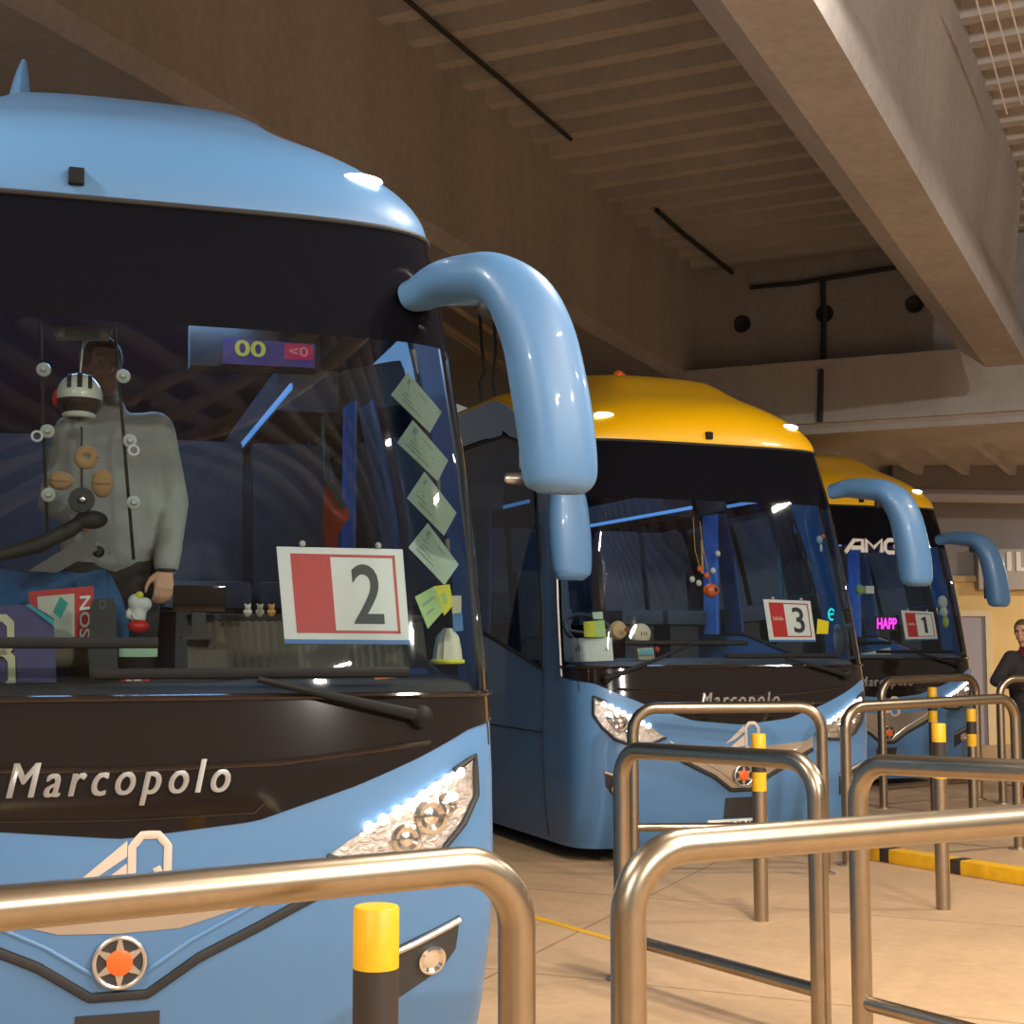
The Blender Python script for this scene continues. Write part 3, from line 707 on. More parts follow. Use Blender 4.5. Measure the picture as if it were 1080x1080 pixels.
    lo = bpy.data.objects.new('cabin_light', ld); C.objects.link(lo); lo.parent = R; lo.location = (0, 3.6, 3.2)
    ld = bpy.data.lights.new('driver_light', 'AREA'); ld.shape = 'RECTANGLE'; ld.size = 0.9; ld.size_y = 0.15; ld.energy = 14; ld.color = (0.3, 0.55, 1.0)
    lo = bpy.data.objects.new('driver_light', ld); C.objects.link(lo); lo.parent = R; lo.location = (0.1, 1.7, 3.1)
    for sg in (-1, 1):
        bm = BM(); box(bm, (sg * 0.825, 5.0, 2.88), (0.012, 5.6, 0.03)); B('aisle_light_strip', bm, mat('strip_blue', (0.05, 0.1, 0.2), 0.4, emit=(0.12, 0.35, 0.9), estr=0.8))
    return R
def in_poly(x, y, poly, pad=0):
    c = False; n = len(poly)
    cx = sum(p[0] for p in poly) / n; cy = sum(p[1] for p in poly) / n
    for i in range(n):
        x0, y0 = poly[i]; x1, y1 = poly[(i + 1) % n]
        if (y0 > y) != (y1 > y) and x < (x1 - x0) * (y - y0) / (y1 - y0) + x0: c = not c
    return c
_win = []
def side_window(pose):
    if _win: return _win
    pts = [(577, 706), (574, 640), (566, 575), (557, 520), (552, 490), (546, 476), (534, 465), (516, 459)]
    out = []
    for u, v in pts:
        p = P2.lx(u, v, -1.27); out.append((float(p[1]), float(p[2])))
    zt = out[-1][1]; y2 = out[-1][0]
    out += [(y2 + 0.5, zt + 0.012), (y2 + 1.0, zt + 0.012), (6.6, zt - 0.02), (6.8, zt - 0.15), (6.8, 1.9), (6.6, 1.78)]
    q = P2.lx(512, 668, -1.29); out += [(float(q[1]), float(q[2]))]
    _win.extend(out); print('side window', [(round(a, 2), round(b, 2)) for a, b in out]); return _win
def side_mesh(bm, win, sg, off):
    f = bm.faces.new([bm.verts.new((0, y, z)) for y, z in win])
    for z in np.arange(1.6, 3.6, 0.25): bmesh.ops.bisect_plane(bm, geom=bm.verts[:] + bm.edges[:] + bm.faces[:], plane_co=(0, 0, z), plane_no=(0, 0, 1))
    for v in bm.verts: v.co.x = sg * (Wz(v.co.z) + off)
def roof_pt(x, dy):
    f0 = Fz(ZT); y = front_y(x, ZT) + dy; q = min(1, (y - f0) / 1.75)
    zc = ZT + 0.69 * (1 - (1 - q) ** 2.2) ** (1 / 2.2); t = min(1, (y - f0) / DCOR); wd = Wz(ZT) * (1 - (1 - t) ** NSE) ** (1 / NSE)
    xi = min(0.999, abs(x) / wd); return np.array([x, y, ze(y) + (zc - ze(y)) * (1 - xi ** 2.8) ** 0.52])
def sweep_head(bm, path, sub=6, seg=28, expo=2.6):
    """loft of superellipse rings; path = (centre, half width in x, half depth)"""
    cs = [np.array(p[0], float) for p in path]; rx = [p[1] for p in path]; ry = [p[2] for p in path]
    def cr(vals, i, t):
        a, b, c, d = (vals[max(i - 1, 0)], vals[i], vals[i + 1], vals[min(i + 2, len(vals) - 1)])
        return 0.5 * (2 * b + (c - a) * t + (2 * a - 5 * b + 4 * c - d) * t * t + (3 * b - a - 3 * c + d) * t ** 3)
    pts, X_, Y_ = [], [], []
    for i in range(len(cs) - 1):
        for k in range(sub): t = k / sub; pts.append(cr(cs, i, t)); X_.append(cr(rx, i, t)); Y_.append(cr(ry, i, t))
    pts.append(cs[-1]); X_.append(rx[-1]); Y_.append(ry[-1])
    rings = []
    for i, p in enumerate(pts):
        a = pts[max(i - 1, 0)]; b = pts[min(i + 1, len(pts) - 1)]; T = (b - a) / np.linalg.norm(b - a)
        Nn = np.array([0, -1.0, 0]); Nn = Nn - T * (Nn @ T); Nn /= np.linalg.norm(Nn); Xx = np.cross(Nn, T)
        rr = []
        for k in range(seg):
            th = 2 * PI * k / seg; c, s = math.cos(th), math.sin(th)
            rr.append(bm.verts.new(V(p + Xx * (X_[i] * math.copysign(abs(c) ** (2 / expo), c)) + Nn * (Y_[i] * math.copysign(abs(s) ** (2 / expo), s)))))
        rings.append(rr)
    for i in range(len(rings) - 1):
        for k in range(seg): bm.faces.new((rings[i][k], rings[i][(k + 1) % seg], rings[i + 1][(k + 1) % seg], rings[i + 1][k]))
    bm.faces.new(rings[0][::-1]); bm.faces.new(rings[-1])
def mirror_right(R, B):
    g = lambda u, v, y: P1.ly(u, v, y)
    bm = BM()
    sweep_head(bm, [(g(447, 312, 0.42), .062, .10), (g(470, 302, 0.30), .072, .10), (g(500, 296, 0.12), .078, .10), (g(528, 297, -0.02), .085, .10), (g(555, 318, -0.10), .115, .10), (g(573, 355, -0.14), .125, .105), (g(584, 405, -0.16), .13, .11), (g(592, 455, -0.17), .13, .11), (g(596, 496, -0.17), .128, .105), (g(597, 512, -0.17), .115, .09), (g(597, 520, -0.17), .08, .06)])
    m = B('mirror', bm, M_blue)
    bm = BM(); c = g(583, 430, 0.0); box(bm, g(582, 430, -0.05), (0.20, 0.012, 0.44), bev=0.004); obj('mirror_glass', bm, M_chrome, m)
    bm = BM(); p = g(520, 326, 0.02); ell(bm, p, (0.035, 0.035, 0.04), 14, 10); obj('mirror_camera', bm, M_rubber, m); return m
def mirror_left(R, B):
    g = lambda u, v, y: P2.ly(u, v, y)
    bm = BM()
    sweep_head(bm, [((-1.17, 0.66, 3.0), .05, .06), ((-1.33, 0.30, 3.06), .05, .06), ((-1.33, -0.05, 3.02), .07, .08), (g(597, 505, -0.30), .11, .10), (g(598, 535, -0.34), .15, .10), (g(600, 570, -0.35), .16, .105), (g(602, 598, -0.35), .15, .10), (g(602, 607, -0.35), .13, .085), (g(602, 612, -0.35), .09, .05)])
    m = B('mirror', bm, M_blue)
    bm = BM(); box(bm, g(600, 570, -0.24), (0.2, 0.012, 0.4), bev=0.004); obj('mirror_glass', bm, M_chrome, m)

BUS1 = build_bus(P1, 'large blue coach nearest the camera, with a blue roof and the number 2 sign', M_blue, 10.5, M_blue)
BUS2 = build_bus(P2, 'middle blue coach with a yellow roof and the number 3 sign', M_yellow, 9.0, M_silver)
BUS3 = build_bus(P3, 'farthest blue coach with a yellow roof, partly hidden behind the middle coach', M_yellow, 8.0, M_silver)
#PARTB
# ================================================================ RAILS, BOLLARDS, KERB
M_weld = mat('steel_plate', (0.5, 0.42, 0.33), 0.45, 1.0)
def rail(A, B, label, r=0.041, zlow=0.2, rad=0.17, lower=True, plates=True):
    A, B = np.array(A), np.array(B); mid = (A + B) / 2
    R = empty('queue_rail', (mid[0], mid[1], 0), 0, label, 'railing', 'steel queue rails along the bays')
    a, b = A - [mid[0], mid[1], 0], B - [mid[0], mid[1], 0]
    bm = BM(); tube(bm, fillet([(a[0], a[1], 0.004), a, b, (b[0], b[1], 0.004)], rad, 10), r, 20); obj('hoop', bm, M_steel, R, angle=70)
    if lower:
        bm = BM(); cyl(bm, (a[0], a[1], zlow), (b[0], b[1], zlow), r * 0.72, 16); obj('lower_bar', bm, M_steel, R)
    for p in (a, b):
        bm = BM(); lathe(bm, [(r * 1.9, 0.0), (r * 1.9, 0.012), (r * 1.1, 0.016)], 20, (p[0], p[1], 0)); obj('base_plate', bm, M_weld, R)
    return R
ZR = 1.15
r1b = at_z(545, 908, ZR); r1a = at_z(0, 958, ZR); d1 = (r1a - r1b) / np.linalg.norm(r1a - r1b)
rail(r1b + d1 * 2.2, r1b, 'nearest steel queue rail in front of the large coach, entering from the left edge', rad=0.14)
r2a = at_z(662, 897, ZR); r2b = at_z(1080, 865, ZR); d2 = (r2b - r2a) / np.linalg.norm(r2b - r2a)
rail(r2a, r2a + d2 * 2.0, 'nearest steel queue rail on the right, crossing to the right edge', rad=0.15)
rail(at_y(655, 790, 7.05), at_y(861, 803, 5.97), 'steel queue rail with a slanting lower bar, left of the gap between two rails', rad=0.15, zlow=0.2)
r5a, r5b = at_y(904, 805, 5.8), at_y(1040, 811, 5.3); rail(r5a, r5a + (r5b - r5a) / np.linalg.norm(r5b - r5a) * 1.5, 'steel queue rail right of the gap, its left post nearest the yellow kerb', rad=0.15, zlow=0.2)
def at_Yz(u, v, Y): return at_y(u, v, Y)
rail(at_y(667, 747, 10.15), at_y(866, 745, 10.2), 'steel queue rail standing directly in front of the middle coach', rad=0.17, zlow=0.33)
rail(at_y(891, 746, 10.6), at_y(1070, 736, 11.4), 'steel queue rail between the middle coach and the yellow topped bollards', rad=0.17)
rail(at_y(929, 718, 14.2), at_y(1029, 714, 15.0), 'far steel queue rail in front of the farthest coach', rad=0.17)
r9 = at_y(1054, 716, 14.6); rail(r9, r9 + [2.0, 0.3, 0], 'far steel queue rail that the man in black leans over', rad=0.17)
def bollard(p, h, label, r=0.043):
    R = empty('bollard', (p[0], p[1], 0), 0, label, 'bollard', 'yellow and black topped bollards')
    bm = BM(); lathe(bm, [(r, 0.0), (r, h - 0.34)], 24); obj('post', bm, M_steel, R)
    z = h - 0.34
    for i, hh in enumerate((0.11, 0.112, 0.108)):
        bm = BM(); top = i == 2
        lathe(bm, [(r, z), (r, z + hh)] + ([(r * .93, z + hh + 0.004), (r * 0.5, z + hh + 0.006)] if top else []), 24); o = obj('painted_band', bm, M_yellowp if i != 1 else M_blackp, R)
        o['label'] = 'yellow painted band' if i != 1 else 'black painted band'; z += hh
b1 = at_y(397, 952, 2.72); bollard((b1[0], b1[1]), b1[2], 'yellow and black bollard nearest the camera, below the left rail')
p = at_z(803, 971, 0); bollard(p, 1.09, 'bollard in front of the middle coach, seen through its rails')
p = at_z(995, 959, 0); bollard(p, 1.13, 'bollard by the yellow and black kerb, in front of the farthest coach')
p = at_y(983, 728, 13.8); bollard((p[0], p[1]), 1.2, 'far bollard seen through the rail of the farthest coach')
p = at_y(1024, 748, 13.0); bollard((p[0], p[1]), 1.03, 'far bollard to the right of the farthest coach, by the grey door')
# kerb, painted yellow with black blocks
ka, kb = at_z(905, 903, 0), at_z(1075, 931, 0); kd = kb - ka; kl = np.linalg.norm(kd); kd /= kl
R = empty('wheel_kerb', (ka[0], ka[1], 0), math.atan2(kd[1], kd[0]), 'yellow and black painted concrete kerb on the floor at right', 'kerb')
nb = 12; seg_l = 2.6 / nb
bm = BM(); box(bm, (1.3, 0, 0.05), (2.6, 0.15, 0.10), bev=0.015); obj('kerb_body', bm, M_yellowp, R)
for k in range(1, nb, 3):
    bm = BM(); box(bm, ((k + 0.5) * seg_l, 0, 0.051), (seg_l * 0.45, 0.154, 0.102), bev=0.015); obj('black_block', bm, M_blackp, R)['label'] = 'black painted block'
def floor_line(u0, v0, u1, v1, wd):
    a, b = at_z(u0, v0, 0), at_z(u1, v1, 0); d = (b - a) / np.linalg.norm(b - a); n = np.array([-d[1], d[0], 0]) * wd / 2
    bm = BM(); prism(bm, [(0, -wd / 2), (np.linalg.norm(b - a), -wd / 2), (np.linalg.norm(b - a), wd / 2), (0, wd / 2)], 0.003, (a + [0, 0, 0.003], d, [-d[1], d[0], 0], [0, 0, 1]))
    o = struct('floor_line', bm, M_yellowp, smooth=False); return o
floor_line(530, 958, 660, 995, 0.06)

# ================================================================ DECK FITTINGS
def on_w(u, v, w_): return at_plane(u, v, D3(0, 0, w_), wv)
def cable(pts, r, label, m=M_rubber, name='conduit', cat='cable'):
    bm = BM(); tube(bm, pts, r, 8); o = obj(name, bm, m)
    c = np.mean(np.array(pts), 0); me = o.data
    for vtx in me.vertices: vtx.co -= V(c)
    o.location = V(c); return tag(o, label, cat)
cable([on_w(420, -8, WC - .05), on_w(470, 35, WC - .05), on_w(530, 85, WC - .05), on_w(602, 147, WC - .05)], 0.022, 'thin black cable running under the ribbed deck beside the big girder')
cable([on_w(693, 222, WC - .05), on_w(720, 246, WC - .05), on_w(792, 303, WC - .06)], 0.03, 'dark cable under the ribbed deck near the cross wall')
cable([wall_pt(868, 292, .05), wall_pt(869, 340, .05), wall_pt(868, 382, .05), wall_pt(866, 392, LO + .05), wall_pt(865, 445, LO + .05)], 0.035, 'dark vertical cable down the cross wall and the ledge below')
cable([wall_pt(792, 303, .05), wall_pt(840, 299, .05), wall_pt(945, 282, .05)], 0.03, 'dark cable along the top of the cross wall')
pa, pb = at_y(930, 521, 21.5), at_y(1130, 524, 21.5)
cable([pa, pb], 0.11, 'grey round duct below the far bulkhead', mat('duct_grey', (0.32, 0.29, 0.29), 0.5), 'air_duct', 'duct')
for k, (u0, v0, u1, v1, r) in enumerate(((452, 333, 560, 405, .05), (470, 318, 570, 385, .03))):
    cable([on_w(u0, v0, 3.62), on_w(u1, v1, 3.62)], r, ['thick pale pipe under the girder soffit, seen inside the mirror arch', 'thin pale pipe under the girder soffit, above the thick one'][k], mat('pipe_pale', (0.45, 0.36, 0.27), 0.5), 'overhead_pipe', 'pipe')
q = on_w(506, 340, 3.55)
for k, dx in enumerate((0.0, 0.14)):
    b_ = q + np.array([dx, 0, 0]); cable([b_ + [0, 0, .1], b_ + [0.02, 0, -.25], b_ + [0.05 - dx * .3, 0, -.5], b_ + [0.0, 0, -.62], b_ + [0.03, 0, -.9]], 0.016, ['black cable hanging from the soffit, left one inside the mirror arch', 'black cable hanging from the soffit, right one inside the mirror arch'][k])
for u0, v0, u1, v1, l in ((1028, -6, 1062, 120, 'left one of the thin pale wires under the ribbed deck at the top right corner'), (1045, -6, 1078, 110, 'middle one of the thin pale wires under the ribbed deck at the top right corner'), (1062, -6, 1086, 80, 'right one of the thin pale wires under the ribbed deck at the top right corner')):
    cable([on_w(u0, v0, WC - 0.3), on_w(u1, v1, WC - 0.3)], 0.008, l, mat('wire_pale', (0.7, 0.66, 0.62), 0.4), 'wire', 'wire')
# far wall sign
bx = [FW(1027, 588), FW(1150, 614)]
R = empty('wall_sign', ((bx[0][0] + bx[1][0]) / 2, YF - 0.12, (bx[0][2] + bx[1][2]) / 2), 0, 'grey sign box with white letters high on the far wall', 'sign')
wS, hS = bx[1][0] - bx[0][0], bx[0][2] - bx[1][2] + 0.25
bm = BM(); box(bm, (0, 0, 0), (wS, 0.2, hS), bev=0.01); obj('sign_box', bm, mat('sign_grey', (0.42, 0.38, 0.35), 0.6), R)
bm = text_bm('ILL', 0.5, 0.01, 0, 0.012, 1.1, 'LEFT'); place_bm(bm, (FW(1055, 594)[0] - R.location.x, -0.11, FW(1055, 594)[2] - R.location.z), (1, 0, 0), (0, 0, 1), 1, 0.85); obj('sign_letters', bm, mat('letters_white', (0.85, 0.8, 0.75), 0.5), R)

# ================================================================ THINGS BEHIND THE GLASS
def qz(p): return np.array(p, float)
class Sheet:
    """flat or gently bent sheet given by four local corners TL, TR, BR, BL; n points to the camera side"""
    def __init__(s, TL, TR, BR, BL):
        s.TL, s.TR, s.BR, s.BL = [qz(p) for p in (TL, TR, BR, BL)]; s.o = (s.TL + s.TR + s.BR + s.BL) / 4
        n = np.cross(s.TR - s.TL, s.TL - s.BL); s.n = n / np.linalg.norm(n)
    def p(s, a, b, h=0): return (s.BL * (1 - a) + s.BR * a) * (1 - b) + (s.TL * (1 - a) + s.TR * a) * b + s.n * h - s.o
    def poly(s, bm, pts, h, t):
        f = [bm.verts.new(V(s.p(a, b, h))) for a, b in pts]; g = [bm.verts.new(V(s.p(a, b, h - t))) for a, b in pts]
        bm.faces.new(f); bm.faces.new(g[::-1])
        for i in range(len(pts)): j = (i + 1) % len(pts); bm.faces.new((f[i], f[j], g[j], g[i]))
        return bm
    def rect(s, bm, a0, b0, a1, b1, h=0.0, t=0.004): return s.poly(bm, [(a0, b0), (a1, b0), (a1, b1), (a0, b1)], h, t)
    def text(s, body, a0, b0, a1, b1, h, depth=0.0015, bold=0.0, rot=0):
        bm = text_bm(body, 1.0, 0.5, 0, bold)
        if rot: bmesh.ops.rotate(bm, matrix=Matrix.Rotation(rot, 3, 'Z'), verts=bm.verts)
        xs = [v.co.x for v in bm.verts]; ys = [v.co.y for v in bm.verts]; x0, x1, y0, y1 = min(xs), max(xs), min(ys), max(ys)
        for v in bm.verts: v.co = V(s.p(a0 + (a1 - a0) * (v.co.x - x0) / (x1 - x0), b0 + (b1 - b0) * (v.co.y - y0) / (y1 - y0), h + v.co.z * 2 * depth))
        return bm
def glass_sheet(pose, px, off=-0.02):
    cs = []
    for u, v in px:
        p = pose.hit(u, v); n = SN(s_of_x(p[0] / Wz(p[2])), p[2]); cs.append(p + n * off)
    return Sheet(*cs)
def flat_sheet(pose, px, y, lean=0.0):
    cs = [pose.ly(u, v, y) for u, v in px]; zb = min(c[2] for c in cs)
    return Sheet(*[pose.ly(u, v, y + lean * (c[2] - zb)) for (u, v), c in zip(px, cs)])
def root(pose, name, lp, label, cat, group=None): return empty(name, tuple(pose.toW(lp)), pose.a, label, cat, group)
def single(pose, name, bm, m, label, cat, group=None, smooth=True):
    c = Vector((0, 0, 0))
    for v in bm.verts: c += v.co
    c /= len(bm.verts); zb = min(v.co.z for v in bm.verts); c.z = zb
    for v in bm.verts: v.co -= c
    o = obj(name, bm, m, smooth=smooth, loc=tuple(pose.toW(c)), rotz=pose.a); return tag(o, label, cat, group)
def bay_sign(pose, px, num, label, small):
    sh = glass_sheet(pose, px, -0.03); c = [sh.TL, sh.TR, sh.BR, sh.BL]
    R = root(pose, 'bay_sign', sh.o, label, 'sign', 'bay number signs')
    bm = sh.rect(BM(), 0, 0, 1, 1, 0, 0.005); obj('board', bm, M_white, R, smooth=False)
    bm = BM(); A0, A1, B0, B1, t = 0.10, 0.93, 0.11, 0.93, 0.022
    sh.rect(bm, A0, B1 - t * 1.3, A1, B1, 0.0016, 0.001); sh.rect(bm, A0, B0, A1, B0 + t * 1.3, 0.0016, 0.001); sh.rect(bm, A1 - t, B0, A1, B1, 0.0016, 0.001); sh.rect(bm, A0, B0, A0 + 0.31, B1, 0.0017, 0.001)
    obj('red_panel', bm, M_red, R, smooth=False)
    bm = sh.text(num, 0.565, 0.21, 0.805, 0.83, 0.002, bold=0.012 if num != '1' else 0.0) if num != '1' else sh.rect(sh.rect(BM(), 0.64, 0.24, 0.73, 0.81, 0.003, 0.002), 0.58, 0.68, 0.66, 0.76, 0.003, 0.002)
    obj('digit', bm, M_ink, R)
    bm = sh.rect(BM(), 0, 0, 1, 0.045, 0.0018, 0.001); obj('blue_strip', bm, M_bluestrip, R, smooth=False)
    if small:
        bm = BM(); [sh.rect(bm, 0.15 + .024 * k, 0.50 + .015 * (k % 2), 0.165 + .024 * k, 0.60 - .02 * (k % 3), 0.003, 0.001) for k in range(9)]; obj('red_panel_caption', bm, mat('pale_pink', (0.75, 0.45, 0.42), 0.5), R, smooth=False)
    for a in (0.2, 0.8):
        bm = BM(); ell(bm, sh.p(a, 1.03, 0.006), (0.012, 0.012, 0.012), 12, 8); obj('suction_cup', bm, mat('cup_clear', (0.55, 0.55, 0.5), 0.2), R)
bay_sign(P1, [(293, 574), (428, 577), (436, 678), (302, 677)], '2', 'white and red bay sign with number 2 behind the large coach windscreen', False)
bay_sign(P2, [(807, 631), (857, 633), (863, 676), (814, 676)], '3', 'white and red bay sign with number 3 behind the middle coach windscreen', True)
bay_sign(P3, [(952, 643), (986, 645), (991, 674), (957, 675)], '1', 'white and red bay sign with number 1 behind the farthest coach windscreen', True)

# ---- permits and papers stuck inside the corner of the large coach
M_paper = mat('paper_green', (0.42, 0.52, 0.42), 0.6, noise=0.06, nscale=60)
M_print = mat('print_green', (0.25, 0.33, 0.26), 0.7)
pap = [((432, 391), (469, 433), (456, 455), (414, 415)), ((438, 441), (477, 484), (465, 506), (421, 465)), ((450, 496), (485, 540), (471, 564), (431, 524)), ((454, 550), (488, 594), (472, 616), (433, 576))]
for i, px in enumerate(pap):
    sh = glass_sheet(P1, [px[0], px[1], px[2], px[3]], -0.015 - 0.004 * (i % 2)); sh.n *= 1
    R = root(P1, 'permit_card', sh.o, ['pale green permit card at the top of the column by the windscreen corner', 'pale green permit card, second from the top by the windscreen corner', 'pale green permit card, third from the top by the windscreen corner', 'pale green permit card with a white reflection stripe, lowest of the column'][i].replace(' with a white reflection stripe', ''), 'card', 'permit cards in the windscreen corner')
    obj('card', sh.rect(BM(), 0, 0, 1, 1, 0, 0.0015), M_paper, R, smooth=False)
    bm = BM(); rr = random.Random(i)
    for k in range(6):
        b = 0.16 + 0.12 * k; a0 = 0.12 + 0.1 * rr.random(); sh.rect(bm, a0, b, a0 + 0.25 + 0.4 * rr.random(), b + 0.045, 0.0012, 0.0006)
    sh.rect(bm, 0.1, 0.7, 0.2, 0.88, 0.0012, 0.0006); obj('printing', bm, M_print, R, smooth=False)
def card(pose, px, m, label, name='card', off=-0.02, extra=None):
    sh = glass_sheet(pose, px, off); R = root(pose, name, sh.o, label, 'card')
    obj('sheet', sh.rect(BM(), 0, 0, 1, 1, 0, 0.002), m, R, smooth=False)
    if extra: extra(sh, R)
    return R
M_yp = mat('paper_yellow', (0.65, 0.62, 0.05), 0.6, noise=0.1, nscale=50); M_gp = mat('paper_lime', (0.36, 0.52, 0.2), 0.6, noise=0.1, nscale=50)
card(P1, [(440, 628), (461, 617), (472, 642), (454, 662)], M_gp, 'small lime green pass under the permit cards, left of the yellow pass', 'pass_card', extra=lambda sh, R: obj('printing', sh.rect(sh.rect(BM(), .2, .6, .8, .7, .0014, .001), .2, .3, .6, .4, .0014, .001), M_print, R, smooth=False))
card(P1, [(460, 617), (478, 615), (482, 637), (472, 648)], M_yp, 'small yellow pass under the permit cards in the windscreen corner', 'pass_card', extra=lambda sh, R: obj('printing', sh.rect(BM(), .3, .3, .6, .7, .0014, .001), M_gp, R, smooth=False))
card(P1, [(480, 627), (491, 627), (491, 645), (481, 646)], mat('sticker_beige', (0.5, 0.45, 0.32), 0.6), 'small beige sticker at the windscreen edge above a blue one', 'sticker')
card(P1, [(481, 646), (492, 645), (493, 664), (482, 665)], mat('sticker_blue', (0.05, 0.15, 0.33), 0.6), 'small blue sticker at the windscreen edge below a beige one', 'sticker')
# cup shaped pale plush at the corner
R = root(P1, 'fringed_ornament', P1.ly(472, 700, 0.36), 'pale ribbed cloth ornament with yellow hem at the windscreen corner', 'ornament')
bm = BM(); lathe(bm, [(0.055, 0), (0.05, 0.05), (0.04, 0.10), (0.015, 0.13)], 24)
for v in bm.verts:
    a = math.atan2(v.co.y, v.co.x); k = 1 + 0.06 * math.sin(a * 14); v.co.x *= k; v.co.y *= k
obj('cloth_body', bm, mat('cloth_cream', (0.6, 0.58, 0.45), 0.9), R)
bm = BM(); tube(bm, [(0.056 * math.cos(t * PI / 12), 0.056 * math.sin(t * PI / 12), 0.008) for t in range(25)], 0.009, 8); obj('yellow_hem', bm, M_yp, R)
# copper tag on the panel
bm = BM(); c0 = P1.hit(408, 712); box(bm, c0 + [0, -0.004, 0], (0.09, 0.008, 0.022), rot=Matrix.Rotation(-0.08, 3, 'Y'), bev=0.002); single(P1, 'warning_tag', bm, mat('copper', (0.6, 0.3, 0.15), 0.4, 0.6), 'small copper coloured tag stuck below the number 2 sign', 'tag')

# ---- dashboard objects of the large coach
def bb(pose, u0, v0, u1, v1, y):
    a, b = pose.ly(u0, v1, y), pose.ly(u1, v0, y); return a, b, (b[0] - a[0]), (b[2] - a[2])
# ribbed demister panel
a, b, wd, hh = bb(P1, 198, 655, 452, 706, 0.62)
bm = BM(); n = 60
prof = [np.array([a[0] + wd * i / n, a[1] - 0.006 * (i % 2), 0]) for i in range(n + 1)]
grid(bm, [[(p[0], p[1] + 0.10 * k, a[2] + hh * k) for p in prof] for k in (0, 1)])
o = obj('demister_panel', bm, mat('demister_olive', (0.16, 0.135, 0.10), 0.6), BUS1, smooth=False)
bm = BM(); box(bm, (a[0] + wd / 2, a[1] + 0.12, b[2] + 0.01), (wd, 0.05, 0.03), bev=0.008); obj('demister_top', bm, M_dark, BUS1)
# towel
R = root(P1, 'towel', P1.ly(50, 690, 0.80), 'blue towel draped over the wheel on the left of the dashboard', 'towel')
lp = P1.ly(50, 690, 0.80); bm = BM(); P = []
for i in range(21):
    u = -40 + 176 * i / 20; top = 602 + 3 * math.sin(i) + (max(0, (u - 105)) ** 2) * 0.05
    row = []
    for k in range(9):
        v = top + (690 - top) * k / 8; row.append(P1.ly(u, v, 0.80 - 0.03 * math.sin(PI * k / 8) + 0.012 * math.sin(i * 1.7 + k)) - lp)
    P.append(row)
grid(bm, P); bmesh.ops.solidify(bm, geom=bm.faces[:], thickness=0.02); obj('cloth', bm, mat('towel_blue', (0.06, 0.20, 0.42), 0.95, noise=0.15, nscale=50, sheen=0.3), R)
# red can box with NOS lettering
sh = flat_sheet(P1, [(30, 624), (99, 618), (98, 672), (33, 676)], 0.58, 0.05)
R = root(P1, 'drink_crate', sh.o, 'red box with a cream label and sideways white letters on the dashboard', 'box')
obj('box_body', sh.rect(BM(), 0, 0, 1, 1, 0, 0.10), M_red, R, smooth=False)
bm = sh.rect(BM(), 0.13, -0.0, 0.70, 0.88, 0.002, 0.002); lb = obj('cream_label', bm, mat('label_cream', (0.55, 0.55, 0.45), 0.6), R, smooth=False)
bm = BM(); rr = random.Random(3)
for k in range(14): sh.rect(bm, 0.30 + 0.026 * k, 0.05, 0.312 + 0.026 * k, 0.45 + 0.15 * rr.random(), 0.003, 0.001)
obj('label_print', bm, M_print, lb, smooth=False)
bm = sh.poly(BM(), [(0.36, 0.55), (0.48, 0.85), (0.60, 0.70), (0.48, 0.40)], 0.0035, 0.001); obj('teal_diamond', bm, mat('teal', (0.0, 0.28, 0.24), 0.5), R, smooth=False)
bm = sh.text('NOS', 0.78, -0.0, 0.95, 0.82, 0.002, rot=-PI / 2, bold=0.02); obj('white_letters', bm, M_white, R)
# black pouch standing at the glass
sh = flat_sheet(P1, [(95, 632), (122, 630), (125, 724), (94, 725)], 0.42, 0.1)
R = root(P1, 'black_pouch', sh.o, 'black upright pouch with a small square patch, between the red box and the plush bird', 'pouch')
obj('pouch_body', sh.poly(BM(), [(0, 0), (1, 0), (1, .92), (.9, .99), (.75, 1), (.25, 1), (.1, .99), (0, .92)], 0, 0.05), M_rubber, R, smooth=False)
bm = BM(); sh.rect(bm, .35, .88, .62, .90, .002, .001); sh.rect(bm, .35, .96, .62, .98, .002, .001); sh.rect(bm, .35, .88, .40, .98, .002, .001); sh.rect(bm, .57, .88, .62, .98, .002, .001); obj('square_patch', bm, M_intgrey, R, smooth=False)
# purple jersey with a pale numeral, hung at the glass
sh = flat_sheet(P1, [(-70, 642), (56, 637), (60, 728), (-70, 735)], 0.36, 0.16)
R = root(P1, 'jersey', sh.o, 'purple jersey with a cream numeral hung inside the glass at lower left', 'jersey')
bm = BM(); P = []
for i in range(25):
    al = i / 24; row = []
    top = 1.0 - (0.16 * max(0, (al - 0.80) / 0.20) ** 1.2)
    for k in range(15): row.append(sh.p(al, top * k / 14, 0.008 * math.sin(9 * al + 2 * k / 14)))
    P.append(row)
grid(bm, P); bmesh.ops.solidify(bm, geom=bm.faces[:], thickness=0.004); jb = obj('fabric', bm, mat('jersey_purple', (0.23, 0.21, 0.42), 0.85), R)
def oct_ring(bm, sh, ca, cb, ra, rb, t, h):
    ch = 0.38
    o_ = [(-1, -1 + ch), (-1 + ch, -1), (1 - ch, -1), (1, -1 + ch), (1, 1 - ch), (1 - ch, 1), (-1 + ch, 1), (-1, 1 - ch)]
    for i in range(8):
        j = (i + 1) % 8
        q_ = [(ca + o_[i][0] * ra, cb + o_[i][1] * rb), (ca + o_[j][0] * ra, cb + o_[j][1] * rb), (ca + o_[j][0] * (ra - t), cb + o_[j][1] * (rb - t * 1.35)), (ca + o_[i][0] * (ra - t), cb + o_[i][1] * (rb - t * 1.35))]
        sh.poly(bm, q_, h, 0.002)
